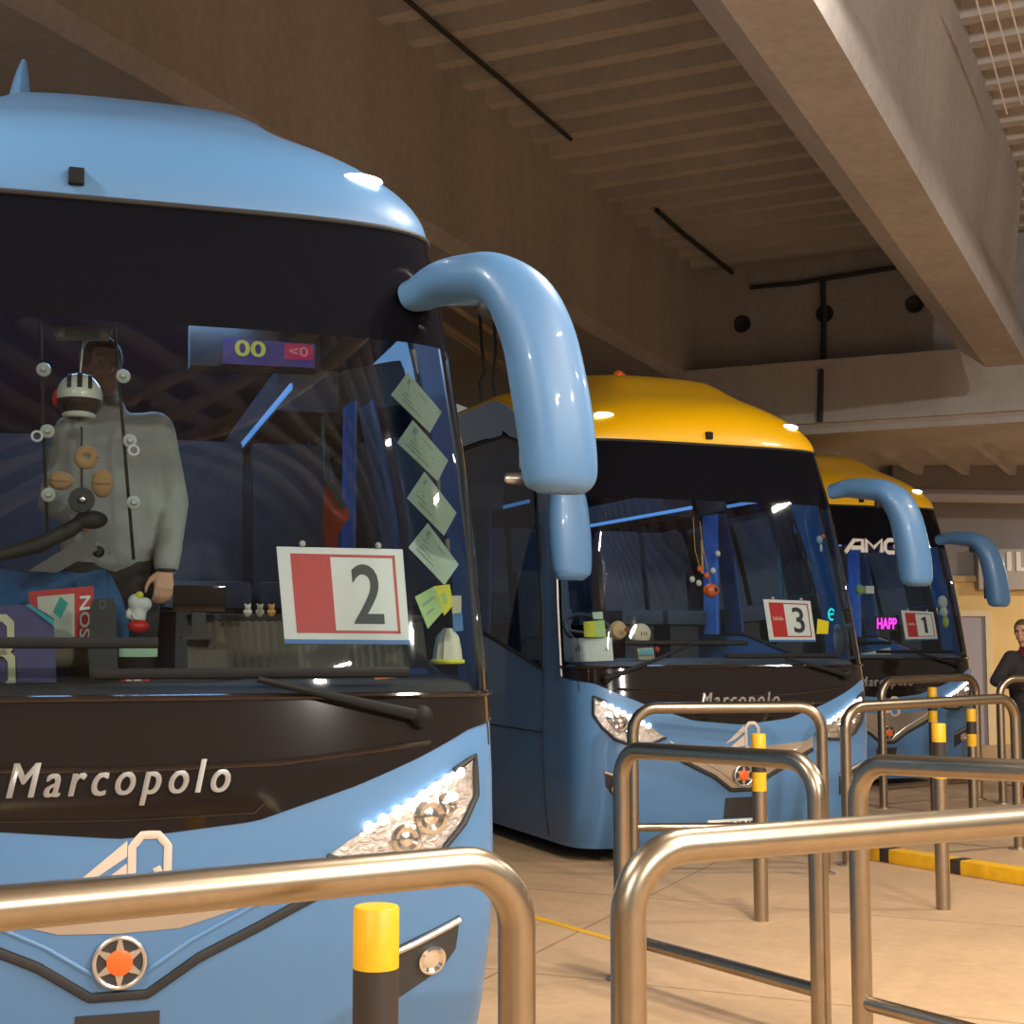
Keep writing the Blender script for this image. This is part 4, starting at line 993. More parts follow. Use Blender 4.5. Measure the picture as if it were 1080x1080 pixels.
bm = BM(); oct_ring(bm, sh, 0.50, 0.66, 0.165, 0.235, 0.062, 0.014); oct_ring(bm, sh, 0.50, 0.25, 0.165, 0.245, 0.062, 0.014); obj('numeral', bm, mat('numeral_cream', (0.68, 0.64, 0.42), 0.8), R, smooth=False)
bm = sh.poly(BM(), [(.76, 1.0), (.80, 1.0), (1.0, .80), (1.0, .73)], 0.013, 0.002); obj('collar_trim', bm, mat('aqua', (0.05, 0.4, 0.45), 0.8), R, smooth=False)
# white plush bird with yellow top and red base
lp = P1.ly(146, 664, 0.52); R = root(P1, 'plush_toy', lp, 'small white plush toy with a yellow tuft and red base on the dashboard', 'toy')
M_plush = mat('plush_white', (0.62, 0.62, 0.58), 0.95, sheen=0.4)
bm = BM(); ell(bm, (0, 0, .055), (.027, .027, .05)); ell(bm, (-.014, -.005, .098), (.026, .028, .03)); ell(bm, (.017, -.005, .09), (.028, .028, .026)); ell(bm, (-.035, 0, .055), (.012, .012, .02)); remeshed('toy_body', bm, M_plush, .005, R)
bm = BM(); ell(bm, (0, -.018, .122), (.015, .014, .014)); obj('yellow_tuft', bm, M_yp, R)
bm = BM(); ell(bm, (0, -.012, .012), (.038, .03, .024)); obj('red_base', bm, M_red, R)
bm = BM(); tube(bm, [(-.022, -.028, .055), (-.014, -.034, .04), (-.004, -.034, .036), (.002, -.034, .045)], .004, 8); obj('white_cord', bm, M_white, R)
# green and red small boxes
a, b, wd, hh = bb(P1, 125, 678, 166, 693, 0.50); bm = BM(); box(bm, (a[0] + wd / 2, a[1], a[2] + hh / 2), (wd, .06, hh), bev=.004); single(P1, 'green_tin', bm, mat('mint', (0.32, 0.48, 0.33), 0.5), 'mint green tin lying on the dashboard under the wiper', 'tin')
a, b, wd, hh = bb(P1, 58, 675, 98, 705, 0.66); bm = BM(); cyl(bm, (a[0], a[1], a[2] + hh / 2), (a[0] + wd, a[1], a[2] + hh / 2), hh / 2, 20); single(P1, 'tissue_roll', bm, mat('olive_roll', (0.22, 0.2, 0.14), 0.7), 'dull olive roll lying between the jersey and the black pouch', 'roll')
sh = flat_sheet(P1, [(126, 712), (158, 712), (159, 722), (127, 723)], 0.40); R = root(P1, 'sweet_box', sh.o, 'tiny red and cream box low at the glass under the green tin', 'box')
obj('box_body', sh.rect(BM(), 0, 0, 1, 1, 0, .03), M_red, R, smooth=False); obj('cream_print', sh.rect(sh.rect(BM(), .2, .15, .38, .85, .002, .001), .45, .2, .7, .8, .002, .001), mat('label_cream', (0.55, 0.55, 0.45), 0.6), R, smooth=False)
# dark display box and remote
a, b, wd, hh = bb(P1, 182, 618, 238, 645, 0.60); bm = BM(); box(bm, (a[0] + wd / 2, a[1], a[2] + hh / 2), (wd, .03, hh), bev=.006); R = root(P1, 'dash_display', (a[0] + wd / 2, a[1], a[2]), 'dark flat display on a stand beside the driver hand', 'display')
for v in bm.verts: v.co -= V((a[0] + wd / 2, a[1], a[2]))
obj('screen', bm, M_black, R); bm = BM(); box(bm, (0, .01, -.05), (.05, .03, .10)); box(bm, (0, 0.01, -.095), (.12, .07, .012)); obj('stand', bm, M_dark, R, smooth=False)
sh = flat_sheet(P1, [(210, 706), (254, 706), (254, 716), (210, 717)], 0.42); R = root(P1, 'remote_control', sh.o, 'dark remote control with pale marks at the foot of the ribbed panel', 'remote')
obj('remote_body', sh.rect(BM(), 0, 0, 1, 1, 0, .02), M_dark, R, smooth=False); obj('remote_marks', sh.rect(sh.rect(BM(), .06, .2, .18, .8, .002, .001), .82, .25, .93, .75, .002, .001), M_white, R, smooth=False)
# figurines on the ribbed panel
for i, (u, m, l) in enumerate(((261, mat('fig_white', (0.7, 0.68, 0.62), 0.6), 'tiny white figurine left in the row beside the number 2 sign'), (274, mat('fig_pied', (0.5, 0.42, 0.36), 0.6, noise=.5, nscale=60), 'tiny mottled figurine in the middle of the row beside the sign'), (286, mat('fig_orange', (0.65, 0.32, 0.1), 0.6), 'tiny orange figurine nearest the number 2 sign'))):
    lp = P1.ly(u, 651, 0.72); bm = BM(); ell(bm, (0, 0, .016), (.014, .012, .017)); ell(bm, (0, -.003, .038), (.012, .011, .011)); ell(bm, (-.010, 0, .048), (.004, .004, .005)); ell(bm, (.010, 0, .048), (.004, .004, .005)); ell(bm, (-.013, -.004, .02), (.004, .004, .009)); ell(bm, (.013, -.004, .02), (.004, .004, .009))
    o = remeshed('figurine', bm, m, .0022); o.location = tuple(P1.toW(lp)); o.rotation_euler = (0, 0, P1.a); tag(o, l, 'figurine', 'figurines on the dashboard')
# red folded bag hanging
lp = P1.ly(352, 540, 1.2); R = root(P1, 'red_bag', lp, 'red folded bag hanging inside the large coach above the sign', 'bag'); g = lambda u, v, y=1.2: P1.ly(u, v, y) - lp
bm = BM(); pr = [g(343, 505), g(352, 507), g(366, 535), g(370, 545), g(357, 562), g(356, 580), g(343, 580), g(340, 545)]
f = bm.faces.new([bm.verts.new(V(p)) for p in pr]); bmesh.ops.solidify(bm, geom=[f], thickness=.06); obj('bag_body', bm, mat('bag_red', (0.5, 0.06, 0.03), 0.6), R, smooth=False)
bm = BM(); tube(bm, [g(344, 506, 1.16), g(352, 515, 1.16), g(358, 528, 1.16), g(364, 536, 1.16)], .012, 8); tube(bm, [g(343, 506, 1.2), g(340, 440, 1.2)], .006, 6); obj('dark_strap', bm, mat('strap_teal', (0.03, 0.1, 0.1), 0.7), R)
# hanging ornaments: helmet, plush rings, suction cup strips, mirror
M_cup = mat('cup_clear', (0.55, 0.55, 0.5), 0.2)
for k, (ut, vt, ub, vb, cups, l) in enumerate(((42, 340, 50, 560, ((46, 390), (50, 455), (51, 522)), 'black hanging strip with three clear suction cups, left of the helmet'), (121, 345, 141, 590, ((130, 397), (137, 465), (141, 530)), 'black hanging strip with three clear suction cups, right of the helmet'))):
    a = P1.ly(ut, vt, .55); b = P1.ly(ub, vb, .52); R = root(P1, 'hanging_strip', b, l, 'strap', 'hanging strips behind the windscreen')
    bm = BM(); tube(bm, [a - b, (a - b) * .5 + [0, .01, 0], [0, 0, 0]], None, 8, flat=[(.014, .006)] * 3, up=Vector((0, 1, 0))); obj('strap', bm, M_rubber, R)
    for u, v in cups:
        p = P1.ly(u, v, .50) - b; bm = BM(); lathe(bm, [(.026, 0), (.024, .008), (.012, .014), (.008, .025)], 16, axis='y'); bmesh.ops.translate(bm, vec=V(p), verts=bm.verts); obj('suction_cup', bm, M_cup, R)
for u, v, l in ((39, 460, 'small white ring hook beside the left hanging strip'), (141, 475, 'small white ring hook on the right hanging strip')):
    c0 = P1.ly(u, v, .47); bm = BM(); tube(bm, [c0 + [.017 * math.cos(t * PI / 8), 0, .017 * math.sin(t * PI / 8)] for t in range(17)], .0045, 8); single(P1, 'ring_hook', bm, M_white, l, 'hook')
lp = P1.ly(83, 445, .56); R = root(P1, 'helmet_ornament', lp, 'miniature white racing helmet with dark stripes hanging behind the windscreen', 'ornament')
k_ = 0.081; bm = BM(); ell(bm, (0, 0, k_ * 1.12), (k_, k_ * 1.15, k_ * 1.05), 32, 20); 
top = bm; dead = [f for f in bm.faces if f.calc_center_median().z < k_ * 0.9]; bmesh.ops.delete(bm, geom=dead, context='FACES'); obj('helmet_shell', bm, mat('helmet_cream', (0.68, 0.66, 0.55), 0.25, coat=.6), R)
bm = BM(); ell(bm, (0, .004, k_ * .95), (k_ * .985, k_ * 1.12, k_ * .93), 32, 20); obj('visor', bm, M_black, R)
bm = BM(); tube(bm, [(k_ * .62 * math.sin(t), -k_ * 1.0 * math.cos(t), k_ * .22) for t in np.linspace(-1.2, 1.2, 9)], .012, 8); obj('chin_bar', bm, mat('helmet_cream', (0.68, 0.66, 0.55), 0.25), R)
for x in (-.034, 0, .034):
    bm = BM(); pts = []
    for t in np.linspace(.25, 1.75, 12):
        c_, s_ = math.cos(t), math.sin(t); rx = math.sqrt(max(0, 1 - (x / k_) ** 2)); pts.append((x, -k_ * 1.16 * c_ * rx, k_ * 1.12 + k_ * 1.06 * s_ * rx))
    tube(bm, pts, None, 6, flat=[(.009, .003)] * 12, up=Vector((1, 0, 0))); obj('helmet_stripe', bm, M_ink, R)['label'] = 'dark stripe'
bm = BM(); ell(bm, (-k_ * 1.0, 0, k_ * 1.0), (.012, .03, .032)); obj('red_pivot', bm, M_red, R)
bm = BM(); tube(bm, [(.0, 0, k_ * 2.1), P1.ly(88, 358, .56) - lp], .0035, 6); obj('cord', bm, M_silver, R)
M_tan = mat('plush_tan', (0.42, 0.24, 0.10), 0.95, sheen=.4)
for u, v, rx, l in ((91, 483, .042, 'tan plush ring hanging highest below the helmet'), (64, 507, .045, 'tan plush pad hanging at the left below the helmet'), (108, 510, .04, 'tan plush pad hanging at the right below the helmet')):
    c0 = P1.ly(u, v, .58); bm = BM()
    if v == 483: tube(bm, [c0 + [.026 * math.cos(t * PI / 10), -.01, .026 * math.sin(t * PI / 10)] for t in range(21)], .018, 10)
    else: ell(bm, c0, (rx, .03, .034 if u == 64 else .052)); ell(bm, c0 + [0, -.022, 0], (rx * .7, .014, .01)); 
    single(P1, 'plush_pad', bm, M_tan, l, 'ornament', 'tan plush ornaments')
c0 = P1.ly(86, 527, .56); R = root(P1, 'round_clip', c0, 'black round clip with a bright centre hanging below the plush ornaments', 'clip')
bm = BM(); lathe(bm, [(.044, 0), (.046, -.014), (.036, -.02), (.024, -.008)], 28, axis='y'); obj('clip_ring', bm, M_rubber, R); bm = BM(); ell(bm, (.003, -.012, 0), (.014, .008, .014)); obj('clip_centre', bm, M_chrome, R)
bm = BM(); cyl(bm, (0, 0.02, .04), P1.ly(86, 450, .58) - c0, .004, 6); obj('cord', bm, M_rubber, R)
sh = flat_sheet(P1, [(57, 344), (117, 348), (114, 358), (60, 357)], 0.55); R = root(P1, 'cabin_mirror', sh.o, 'narrow pale cabin mirror hanging above the helmet', 'mirror')
obj('mirror_body', sh.rect(BM(), -.02, -.05, 1.02, 1.05, -0.002, .02), M_silver, R, smooth=False); obj('mirror_face', sh.rect(BM(), .08, .15, .9, .85, .002, .002), mat('mirror_mint', (0.5, 0.62, 0.55), 0.15, .4), R, smooth=False)
for a_ in (.1, .9):
    bm = BM(); ell(bm, sh.p(a_, .5, .008), (.016, .01, .016)); obj('suction_cup', bm, M_cup, R)
c0 = P1.ly(20, 598, .7); R = root(P1, 'tray_mount', c0, 'black swivel arm with a pale tray below the hanging ornaments', 'mount')
g = lambda u, v, y=.66: P1.ly(u, v, y) - c0
bm = BM(); tube(bm, [g(-20, 590), g(40, 575), g(75, 558), g(96, 543)], None, 10, flat=[(.02, .02), (.03, .02), (.028, .02), (.024, .018)]); ell(bm, g(96, 548), (.06, .03, .035)); ell(bm, g(104, 582), (.022, .02, .022)); obj('swivel_arm', bm, M_rubber, R)
bm = BM(); f = bm.faces.new([bm.verts.new(V(p)) for p in (g(30, 602, .62), g(98, 560, .62), g(103, 580, .62), g(60, 604, .62))]); bmesh.ops.solidify(bm, geom=[f], thickness=.012); obj('clear_tray', bm, mat('tray_grey', (0.25, 0.24, 0.22), .4), R, smooth=False)
# destination monitor in the coach
sh = flat_sheet(P1, [(207, 352), (332, 362), (332, 388), (207, 382)], 1.7); R = root(P1, 'ceiling_monitor', sh.o, 'lit display under the coach ceiling with yellow and pink characters', 'display')
obj('monitor_body', sh.rect(BM(), -.05, -.1, 1.05, 1.4, -.004, .12), M_dark, R, smooth=False)
obj('screen', sh.rect(BM(), .22, .0, 1.0, .95, 0.001, .003), mat('screen_violet', (0.02, 0.02, 0.05), .3, emit=(0.10, 0.08, 0.30), estr=.35), R, smooth=False)
obj('screen_yellow', sh.text('00', .32, .3, .58, .9, .003, bold=.02), mat('led_yellow', (0.02, 0.02, 0.0), .4, emit=(0.6, 0.62, 0.12), estr=.5), R)
obj('screen_pink_field', sh.rect(BM(), .74, .3, .98, .9, .003, .001), mat('led_pink', (0.05, 0.0, 0.01), .4, emit=(0.5, 0.03, 0.10), estr=.5), R, smooth=False)
obj('screen_pink', sh.text('<0', .78, .42, .94, .8, .005), mat('led_pale', (0.05, 0.03, 0.03), .4, emit=(0.6, 0.3, 0.35), estr=.5), R)
# ---- middle coach
card(P2, [(598, 673), (646, 671), (648, 696), (602, 698)], M_white, 'white card with rows of dark writing low in the middle coach windscreen', 'notice_card', -0.03, extra=lambda sh, R: obj('writing', [sh.rect(b_, .08 + .075 * k, .42, .13 + .075 * k, .6 + .12 * (k % 3 == 1), .002, .001) for b_ in [BM()] for k in range(11)][-1], M_print, R, smooth=False))
card(P2, [(614, 655), (627, 654), (628, 671), (615, 671)], M_yp, 'small yellow card above the white notice in the middle coach', 'pass_card', -0.03)
card(P2, [(627, 654), (638, 653), (640, 671), (628, 671)], M_gp, 'small pale green card beside the yellow one in the middle coach', 'pass_card', -0.03)
card(P2, [(624, 645), (636, 644), (637, 652), (626, 652)], M_paper, 'tiny white tag above the yellow and green cards', 'tag_card', -0.03)
lp = P2.ly(655, 673, .5); R = root(P2, 'round_cushion', lp, 'round tan plush cushion on the middle coach dashboard, left of the white one', 'cushion'); bm = BM(); lathe(bm, [(.02, 0), (.06, .015), (.075, .05), (.055, .075), (.02, .08)], 24, axis='y'); bmesh.ops.scale(bm, vec=(1, -1, 1), verts=bm.verts); bmesh.ops.translate(bm, vec=(0, 0, .06), verts=bm.verts); obj('cushion_body', bm, mat('plush_cream', (0.6, 0.42, 0.22), .9), R); bm = BM(); ell(bm, (0.01, -.082, .065), (.022, .01, .022)); obj('brown_spot', bm, mat('brown', (0.25, 0.08, 0.03), .8), R)
lp = P2.ly(676, 680, .5); R = root(P2, 'round_cushion', lp, 'round cream plush cushion with dark marks on the middle coach dashboard', 'cushion'); bm = BM(); ell(bm, (0, 0, .085), (.085, .05, .082)); obj('cushion_body', bm, mat('plush_pale', (0.66, 0.56, 0.42), .9), R); bm = BM()
for dx in (-.022, 0, .022): tube(bm, [(dx, -.047, .10), (dx + .006, -.049, .085), (dx, -.048, .07)], .004, 6)
obj('dark_marks', bm, M_ink, R)
sh = flat_sheet(P2, [(672, 684), (689, 683), (691, 696), (674, 697)], .45); R = root(P2, 'small_book', sh.o, 'small blue and sand picture box under the cream cushion', 'box'); obj('box_body', sh.rect(BM(), 0, 0, 1, 1, 0, .04), mat('sand', (0.5, 0.42, 0.25), .6), R, smooth=False); obj('blue_print', sh.rect(BM(), .08, .4, .95, .92, .002, .001), mat('sky_print', (0.15, 0.4, 0.5), .6), R, smooth=False)
bm = BM(); ell(bm, P2.ly(693, 685, .45), (.022, .022, .024)); single(P2, 'red_ball', bm, M_red, 'tiny red ball on the middle coach dashboard beside the picture box', 'ball')
lp = P2.ly(750, 632, .62); R = root(P2, 'pumpkin_ornament', lp, 'orange pumpkin ornament with beads hanging in the middle coach windscreen', 'ornament'); g = lambda u, v, y=.62: P2.ly(u, v, y) - lp
bm = BM(); ell(bm, (0, 0, .07), (.068, .06, .056), 32, 16)
for v in bm.verts:
    k = 1 + .06 * math.cos(8 * math.atan2(v.co.y, v.co.x)); v.co.x *= k; v.co.y *= k
obj('pumpkin', bm, M_orange, R); bm = BM(); ell(bm, (.01, -.058, .075), (.02, .008, .02)); obj('dark_mouth', bm, M_ink, R)
bm = BM(); tube(bm, [g(740, 605), g(733, 580), g(731, 545)], .004, 6); tube(bm, [g(750, 618), g(741, 575), g(738, 550)], .004, 6); tube(bm, [g(741, 605), g(740, 570)], .01, 6); obj('cords', bm, mat('cord_ochre', (0.5, 0.3, 0.08), .7), R)
for i, (u, v, m) in enumerate(((738, 600, M_orange), (745, 607, M_orange), (730, 611, M_plush), (737, 615, M_plush), (752, 602, M_plush), (757, 584, M_plush))):
    bm = BM(); ell(bm, g(u, v, .6), (.024, .02, .026)); obj('bead', bm, m, R)['label'] = 'orange bead' if i < 2 else 'white bead'
card(P2, [(864, 652), (876, 655), (875, 668), (863, 668)], mat('flower_yellow_glow', (0.8, 0.6, 0.0), .6, emit=(0.8, .6, 0), estr=.15), 'small yellow flower sticker right of the number 3 sign', 'sticker', -.02)  # sticker is no lamp; a faint glow is put into its colour
c0 = P2.ly(877, 648, .45); bm = BM(); tube(bm, [c0 + [.028 * math.cos(t), 0, .045 * math.sin(t)] for t in np.linspace(.6, 5.2, 14)], .008, 6); tube(bm, [c0 + [-.02, 0, .0], c0 + [.02, 0, .005]], .007, 6); single(P2, 'neon_mark', bm, mat('neon_cyan', (0, .1, .1), .4, emit=(0, .75, .7), estr=1.2), 'small glowing cyan curl right of the number 3 sign', 'light')
c0 = P2.ly(864, 569, .5); R = root(P2, 'window_charm', c0, 'small pale blue and orange charm high in the corner of the middle coach', 'charm'); bm = BM(); ell(bm, (0, 0, 0), (.03, .02, .035)); obj('charm_ball', bm, mat('charm_blue', (0.25, .5, .55), .5), R); bm = BM(); ell(bm, (.03, -.01, .025), (.02, .015, .02)); obj('orange_tip', bm, M_orange, R); bm = BM(); ell(bm, (.015, 0, -.07), (.014, .012, .035)); obj('white_tassel', bm, M_plush, R)
sh = flat_sheet(P2, [(820, 572), (831, 573), (840, 630), (822, 630)], 1.4); bm = BM(); P_ = [[sh.p(a_ / 8, b_ / 6, .02 * math.sin(a_ * 1.6)) + sh.o for b_ in range(7)] for a_ in range(9)]; grid(bm, P_); bmesh.ops.solidify(bm, geom=bm.faces[:], thickness=.01); single(P2, 'blue_cloth', bm, mat('cloth_teal', (0.06, .25, .36), .9), 'teal blue cloth hanging above the number 3 sign', 'cloth')
bm = BM(); c0 = P2.ly(886, 684, .55); ell(bm, c0 + [0, 0, .08], (.055, .05, .12)); ell(bm, c0 + [-.03, -.02, .17], (.035, .035, .035)); o = remeshed('white_plush', bm, M_plush, .01); cc = V(c0)
for vtx in o.data.vertices: vtx.co -= cc
o.location = tuple(P2.toW(c0)); o.rotation_euler = (0, 0, P2.a); tag(o, 'white plush figure in the right corner of the middle coach windscreen', 'toy')
sh = flat_sheet(P2, [(700, 699), (737, 697), (737, 703), (700, 705)], .40); R = root(P2, 'label_strip', sh.o, 'narrow strip of white labels along the foot of the middle coach windscreen', 'label'); obj('backing', sh.rect(BM(), -.05, -.2, 1.05, 1.2, 0, .003), M_dark, R, smooth=False)
for a0, a1 in ((0, .3), (.34, .68), (.74, .95)): obj('white_label', sh.rect(BM(), a0, 0, a1, 1, .002, .002), M_white, R, smooth=False)
# beacon on the roof of the middle coach
pb = roof_pt(-0.25, 1.1); 
R = BUS2; bm = BM(); c0 = P2.ly(652, 396, 1.5); ell(bm, c0, (.05, .05, .045)); ell(bm, c0 + [.05, 0, -.01], (.03, .03, .03)); tube(bm, [c0, c0 + [0, 0, -.16]], .02, 8); o = obj('roof_beacon', bm, M_orange, R); o['label'] = 'orange roof beacon'
bm = BM(); tube(bm, [c0 + [.08, 0, -.12], c0 + [.11, 0, -.0], c0 + [.16, 0, -.06], c0 + [.19, 0, -.14]], .015, 8); obj('roof_hook', bm, M_yellow, R)
# ---- farthest coach: block letters across the top of its glass
def bar(bm, pose, pts, y, r): tube(bm, [pose.ly(u, v, 0) * 0 + S(*pose.hs(u, v), 0.012) for u, v in pts], None, 8, flat=[(r * .55, r)] * len(pts), up=Vector((0, 1, 0)))
bm = BM(); rl = .026
for pts in ([(891, 583), (900, 570), (909, 570), (909, 583)], [(897, 578), (909, 578)], [(913, 583), (913, 570), (921, 578), (929, 570), (929, 583)], [(949, 573), (946, 570), (936, 570), (933, 573), (933, 580), (936, 583), (949, 583), (949, 577), (942, 577)]):
    bar(bm, P3, pts, 0, rl)
for vtx in bm.verts: pass
o = obj('window_lettering', bm, mat('letters_white', (0.85, 0.8, 0.75), 0.5), BUS3); o['label'] = 'white block letters'
sh = flat_sheet(P3, [(925, 651), (946, 651), (946, 664), (925, 664)], .35); R = root(P3, 'led_sign', sh.o, 'glowing magenta word sign low in the farthest coach windscreen', 'sign'); obj('sign_base', sh.rect(BM(), -.05, -.1, 1.05, 1.1, -.004, .02), M_ink, R, smooth=False); obj('glowing_letters', sh.text('HAPP', 0, .05, .98, .95, .002, bold=.02), mat('neon_magenta', (.1, 0, .1), .4, emit=(1, .04, .75), estr=2.2), R)
bm = BM(); ell(bm, P3.ly(907, 622, .6), (.055, .05, .06)); single(P3, 'green_ball', bm, mat('ball_green', (.3, .5, .2), .7), 'pale green ball hanging left in the farthest coach windscreen', 'ball')
sh = flat_sheet(P3, [(913, 618), (922, 618), (922, 626), (913, 626)], .6); bm = sh.rect(BM(), 0, 0, 1, 1, 0, .03)
for vtx in bm.verts: vtx.co += V(sh.o)
single(P3, 'white_tag', bm, M_white, 'small white tag beside the green ball in the farthest coach', 'tag', smooth=False)
sh = flat_sheet(P3, [(908, 690), (939, 683), (940, 690), (908, 698)], .4); bm = sh.rect(BM(), 0, 0, 1, 1, 0, .02)
for vtx in bm.verts: vtx.co += V(sh.o)
single(P3, 'pale_ruler', bm, mat('pale_strip', (.55, .6, .55), .5), 'pale long strip lying on the farthest coach dashboard', 'strip', smooth=False)
bm = BM(); c0 = P3.ly(994, 635, .45); ell(bm, c0, (.06, .05, .08)); ell(bm, c0 + [.01, 0, -.12], (.05, .05, .06)); o = remeshed('white_plush', bm, M_plush, .01); cc = V(c0)
for vtx in o.data.vertices: vtx.co -= cc
o.location = tuple(P3.toW(c0)); o.rotation_euler = (0, 0, P3.a); tag(o, 'pale plush figure in the right corner of the farthest coach windscreen', 'toy')
bm = BM(); ell(bm, P3.ly(997, 656, .42), (.04, .04, .07)); single(P3, 'lime_ball', bm, mat('lime', (.4, .5, .08), .7), 'lime green ball below the pale plush in the farthest coach corner', 'ball')

# ================================================================ PEOPLE
M_hair = mat('hair_dark', (0.02, 0.015, 0.012), 0.7)
def head_bm(bm, c, yaw, s=1.0, tilt=0.0):
    """head facing -Y before the yaw; c = centre of the skull"""
    M = Matrix.Translation(V(c)) @ Matrix.Rotation(yaw, 4, 'Z') @ Matrix.Rotation(tilt, 4, 'X'); t = BM()
    ell(t, (0, .012 * s, .02 * s), (.076 * s, .096 * s, .098 * s), 24, 16); ell(t, (0, -.03 * s, -.052 * s), (.056 * s, .062 * s, .062 * s), 20, 12); ell(t, (0, -.062 * s, -.088 * s), (.026 * s, .024 * s, .022 * s))
    capsule(t, (0, -.088 * s, .012 * s), (0, -.112 * s, -.028 * s), .009 * s, .015 * s)
    for sg in (-1, 1):
        ell(t, (sg * .076 * s, .012 * s, -.008 * s), (.010 * s, .020 * s, .032 * s)); ell(t, (sg * .036 * s, -.072 * s, -.03 * s), (.024 * s, .02 * s, .02 * s)); ell(t, (sg * .032 * s, -.083 * s, .027 * s), (.026 * s, .012 * s, .008 * s))
    ell(t, (0, -.088 * s, -.060 * s), (.026 * s, .012 * s, .006 * s)); ell(t, (0, -.086 * s, -.070 * s), (.022 * s, .012 * s, .006 * s))
    bmesh.ops.transform(t, matrix=M, verts=t.verts); me = bpy.data.meshes.new('t'); t.to_mesh(me); t.free(); bm.from_mesh(me); bpy.data.meshes.remove(me); return M
def hand_bm(bm, w, d, side, s=1.0, curl=0.5):
    """hand hanging from wrist w along d; side = direction of the thumb"""
    w, d, side = V(w), V(d).normalized(), V(side); side = (side - d * side.dot(d)).normalized(); nn = d.cross(side)
    ell(bm, w + d * .045 * s, (.001, .001, .001)); 
    for k, off in enumerate((.030, .010, -.010, -.029)):
        L_ = (.072, .080, .074, .058)[k] * s; b0 = w + d * .085 * s + side * off * s
        capsule(bm, w + d * .015 * s + side * off * .6 * s, b0, .014 * s, .012 * s, 8)
        p1 = b0 + (d * math.cos(curl) + nn * math.sin(curl)) * L_ * .45; p2 = p1 + (d * math.cos(curl * 2) + nn * math.sin(curl * 2)) * L_ * .32; p3 = p2 + (d * math.cos(curl * 2.8) + nn * math.sin(curl * 2.8)) * L_ * .25
        capsule(bm, b0, p1, .0100 * s, .009 * s, 8); capsule(bm, p1, p2, .009 * s, .0082 * s, 8); capsule(bm, p2, p3, .0082 * s, .007 * s, 8)
    t0 = w + d * .025 * s + side * .022 * s; t1 = t0 + (d * .6 + side * .7 + nn * .2).normalized() * .042 * s; t2 = t1 + (d * .85 + side * .3 + nn * .35).normalized() * .032 * s; t3 = t2 + (d * .95 + nn * .3).normalized() * .022 * s
    capsule(bm, t0, t1, .014 * s, .011 * s, 8); capsule(bm, t1, t2, .011 * s, .0095 * s, 8); capsule(bm, t2, t3, .0095 * s, .008 * s, 8)
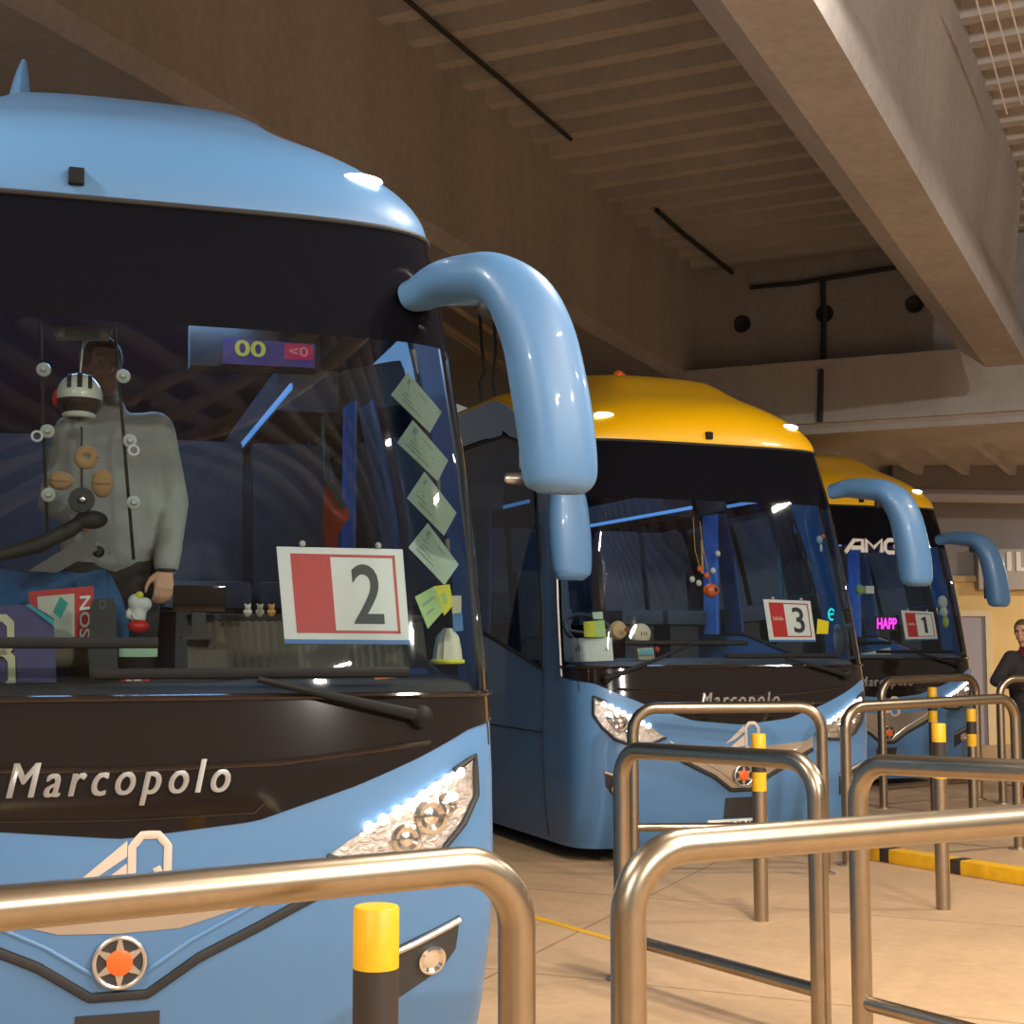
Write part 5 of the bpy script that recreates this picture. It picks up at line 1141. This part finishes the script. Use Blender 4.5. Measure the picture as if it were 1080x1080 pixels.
def person(base, yaw, J, label, jacket_m, trouser_m, hair_m, head_yaw, lanyard=None, cuffs=None, zipline=True, hand_curl=.5, hs=1.0):
    """J: joint positions relative to the base, in the person's own frame"""
    R = empty('person', tuple(base), yaw, label, 'person')
    bm = BM(); M = head_bm(bm, J['head'], head_yaw, hs)
    capsule(bm, J['neck'], V(J['head']) + Vector((0, .015, -.05)), .058, .054)
    capsule(bm, J['pelvis'], J['chest'], .13, .14); capsule(bm, J['chest'], J['neck'], .12, .06)
    for sd in 'lr':
        capsule(bm, J['sh' + sd], J['el' + sd], .05, .042); capsule(bm, J['el' + sd], J['wr' + sd], .042, .028)
        capsule(bm, J['hip' + sd], J['kn' + sd], .085, .055); capsule(bm, J['kn' + sd], J['an' + sd], .055, .038)
        a = V(J['an' + sd]); capsule(bm, a + Vector((0, .02, -.04)), a + Vector((0, -.15, -.05)), .04, .034)
        d = V(J['wr' + sd]) - V(J['el' + sd]); hand_bm(bm, J['wr' + sd], d, J.get('th' + sd, (0, -1, 0)), hs, hand_curl)
    remeshed('body', bm, M_skin, .007, R, 3)
    bm = BM()
    capsule(bm, V(J['pelvis']) + Vector((-.07, 0, .02)), V(J['chest']) + Vector((-.09, 0, .03)), .135, .135); capsule(bm, V(J['pelvis']) + Vector((.07, 0, .02)), V(J['chest']) + Vector((.09, 0, .03)), .135, .135)
    capsule(bm, V(J['pelvis']) + Vector((0, -.02, .02)), V(J['chest']) + Vector((0, -.02, .03)), .142, .142); capsule(bm, V(J['shl']), V(J['shr']), .078, .078); capsule(bm, J['chest'], V(J['neck']) + Vector((0, 0, -.02)), .14, .085)
    for sd in 'lr':
        capsule(bm, J['sh' + sd], J['el' + sd], .083, .066); e, w_ = V(J['el' + sd]), V(J['wr' + sd]); capsule(bm, e, e + (w_ - e) * .93, .066, .052)
        for t in (.25, .5, .72): p = e + (w_ - e) * t; ell(bm, p, (.064 - .006 * t, .064, .012))
        p = e + (w_ - e) * .93; ell(bm, p, (.05, .05, .03))
    jk = remeshed('jacket', bm, jacket_m, .011, R, 3); 
    bm = BM()
    for sd in 'lr': capsule(bm, J['hip' + sd], J['kn' + sd], .115, .08); capsule(bm, J['kn' + sd], V(J['an' + sd]) + Vector((0, 0, .02)), .08, .062)
    capsule(bm, V(J['hipl']), V(J['hipr']), .125, .125); remeshed('trousers', bm, trouser_m, .012, R, 3)
    for sd in 'lr':
        a = V(J['an' + sd]); bm = BM(); capsule(bm, a + Vector((0, .02, -.045)), a + Vector((0, -.17, -.055)), .05, .045); remeshed('shoe', bm, M_rubber, .008, R, 2)
    bm = BM(); s = hs
    ell(bm, (0, .022 * s, .035 * s), (.086 * s, .102 * s, .098 * s), 24, 16); dead = [f for f in bm.faces if (f.calc_center_median().y < -.045 * s and f.calc_center_median().z < .075 * s) or f.calc_center_median().z < -.03 * s]
    bmesh.ops.delete(bm, geom=dead, context='FACES'); bmesh.ops.solidify(bm, geom=bm.faces[:], thickness=.01); bmesh.ops.transform(bm, matrix=M, verts=bm.verts); obj('hair', bm, hair_m, R)
    for sg in (-1, 1):
        bm = BM(); ell(bm, (sg * .031 * s, -.083 * s, .006 * s), (.011 * s, .006 * s, .006 * s), 12, 8); bmesh.ops.transform(bm, matrix=M, verts=bm.verts); obj('eye', bm, M_ink, R)
    return R, M
# driver in the pale grey jacket, standing behind the dashboard
yD = 1.15; G = lambda u, v, y=yD: P1.ly(u, v, y)
bD = G(120, 600); bD[2] = 1.05; zf = 1.05
rel = lambda u, v, y=yD: tuple(G(u, v, y) - bD)
J = dict(head=rel(108, 388), neck=rel(112, 432), chest=rel(118, 490), pelvis=rel(120, 585), shl=rel(78, 458), shr=rel(163, 455), ell=rel(58, 530), elr=rel(182, 530, yD - .02), wrl=rel(84, 545, .92), wrr=rel(175, 600, .98), hipl=rel(100, 600), hipr=rel(142, 600))
for sd, x in (('l', -.09), ('r', .09)): J['kn' + sd] = (x, -.02, .50); J['an' + sd] = (x, .0, .09)
J['thr'] = (-1, -.2, 0); J['thl'] = (0, 0, 1)
R, M = person(P1.toW(bD), P1.a, J, 'driver in a pale grey jacket standing behind the large coach windscreen', mat('jacket_pale', (0.26, 0.265, 0.25), 0.9, noise=.08, nscale=25, sheen=.2), mat('trousers_black', (0.02, 0.02, 0.022), .9), M_hair, 0.25, hand_curl=.55)
bm = BM(); w_ = V(J['wrr']); tube(bm, [w_ + Vector((.036 * math.cos(t * PI / 8), .036 * math.sin(t * PI / 8), -.005)) for t in range(17)], .006, 8); obj('wristband', bm, M_rubber, R)
# man in black at the far rail, cut by the right edge
pM = at_y(1084, 700, 15.2); pM[2] = 0
J = dict(head=(-.05, -.0, 1.74), neck=(0, .02, 1.55), chest=(0, .02, 1.33), pelvis=(.02, .03, .98), shl=(-.17, .02, 1.46), shr=(.17, .04, 1.46), ell=(-.37, -.08, 1.22), elr=(.26, .0, 1.16), wrl=(-.17, -.30, 1.17), wrr=(.18, -.22, 1.10), hipl=(-.09, .03, .93), hipr=(.09, .03, .93), knl=(-.1, 0, .5), knr=(.1, 0, .5), anl=(-.1, .02, .09), anr=(.1, .02, .09), thl=(.3, 0, 1), thr=(-.3, 0, 1))
R, M = person(pM, 0, J, 'man in black jacket and red lanyard behind the far rail at the right', mat('jacket_black', (0.025, 0.022, 0.022), .85), mat('trousers_black', (0.02, 0.02, 0.022), .9), mat('hair_brown', (0.10, 0.06, 0.035), .8), -0.6, hand_curl=.7)
bm = BM(); tube(bm, [(-.085, -.0, 1.565), (-.085, -.10, 1.50), (-.05, -.14, 1.40), (-.005, -.15, 1.28)], None, 8, flat=[(.016, .005)] * 4); tube(bm, [(.075, -.0, 1.565), (.08, -.09, 1.50), (.045, -.14, 1.40), (.005, -.15, 1.28)], None, 8, flat=[(.016, .005)] * 4); obj('lanyard', bm, M_red, R)
bm = BM(); box(bm, (0, -.155, 1.22), (.06, .006, .09), bev=.002); obj('pass_holder', bm, M_white, R)
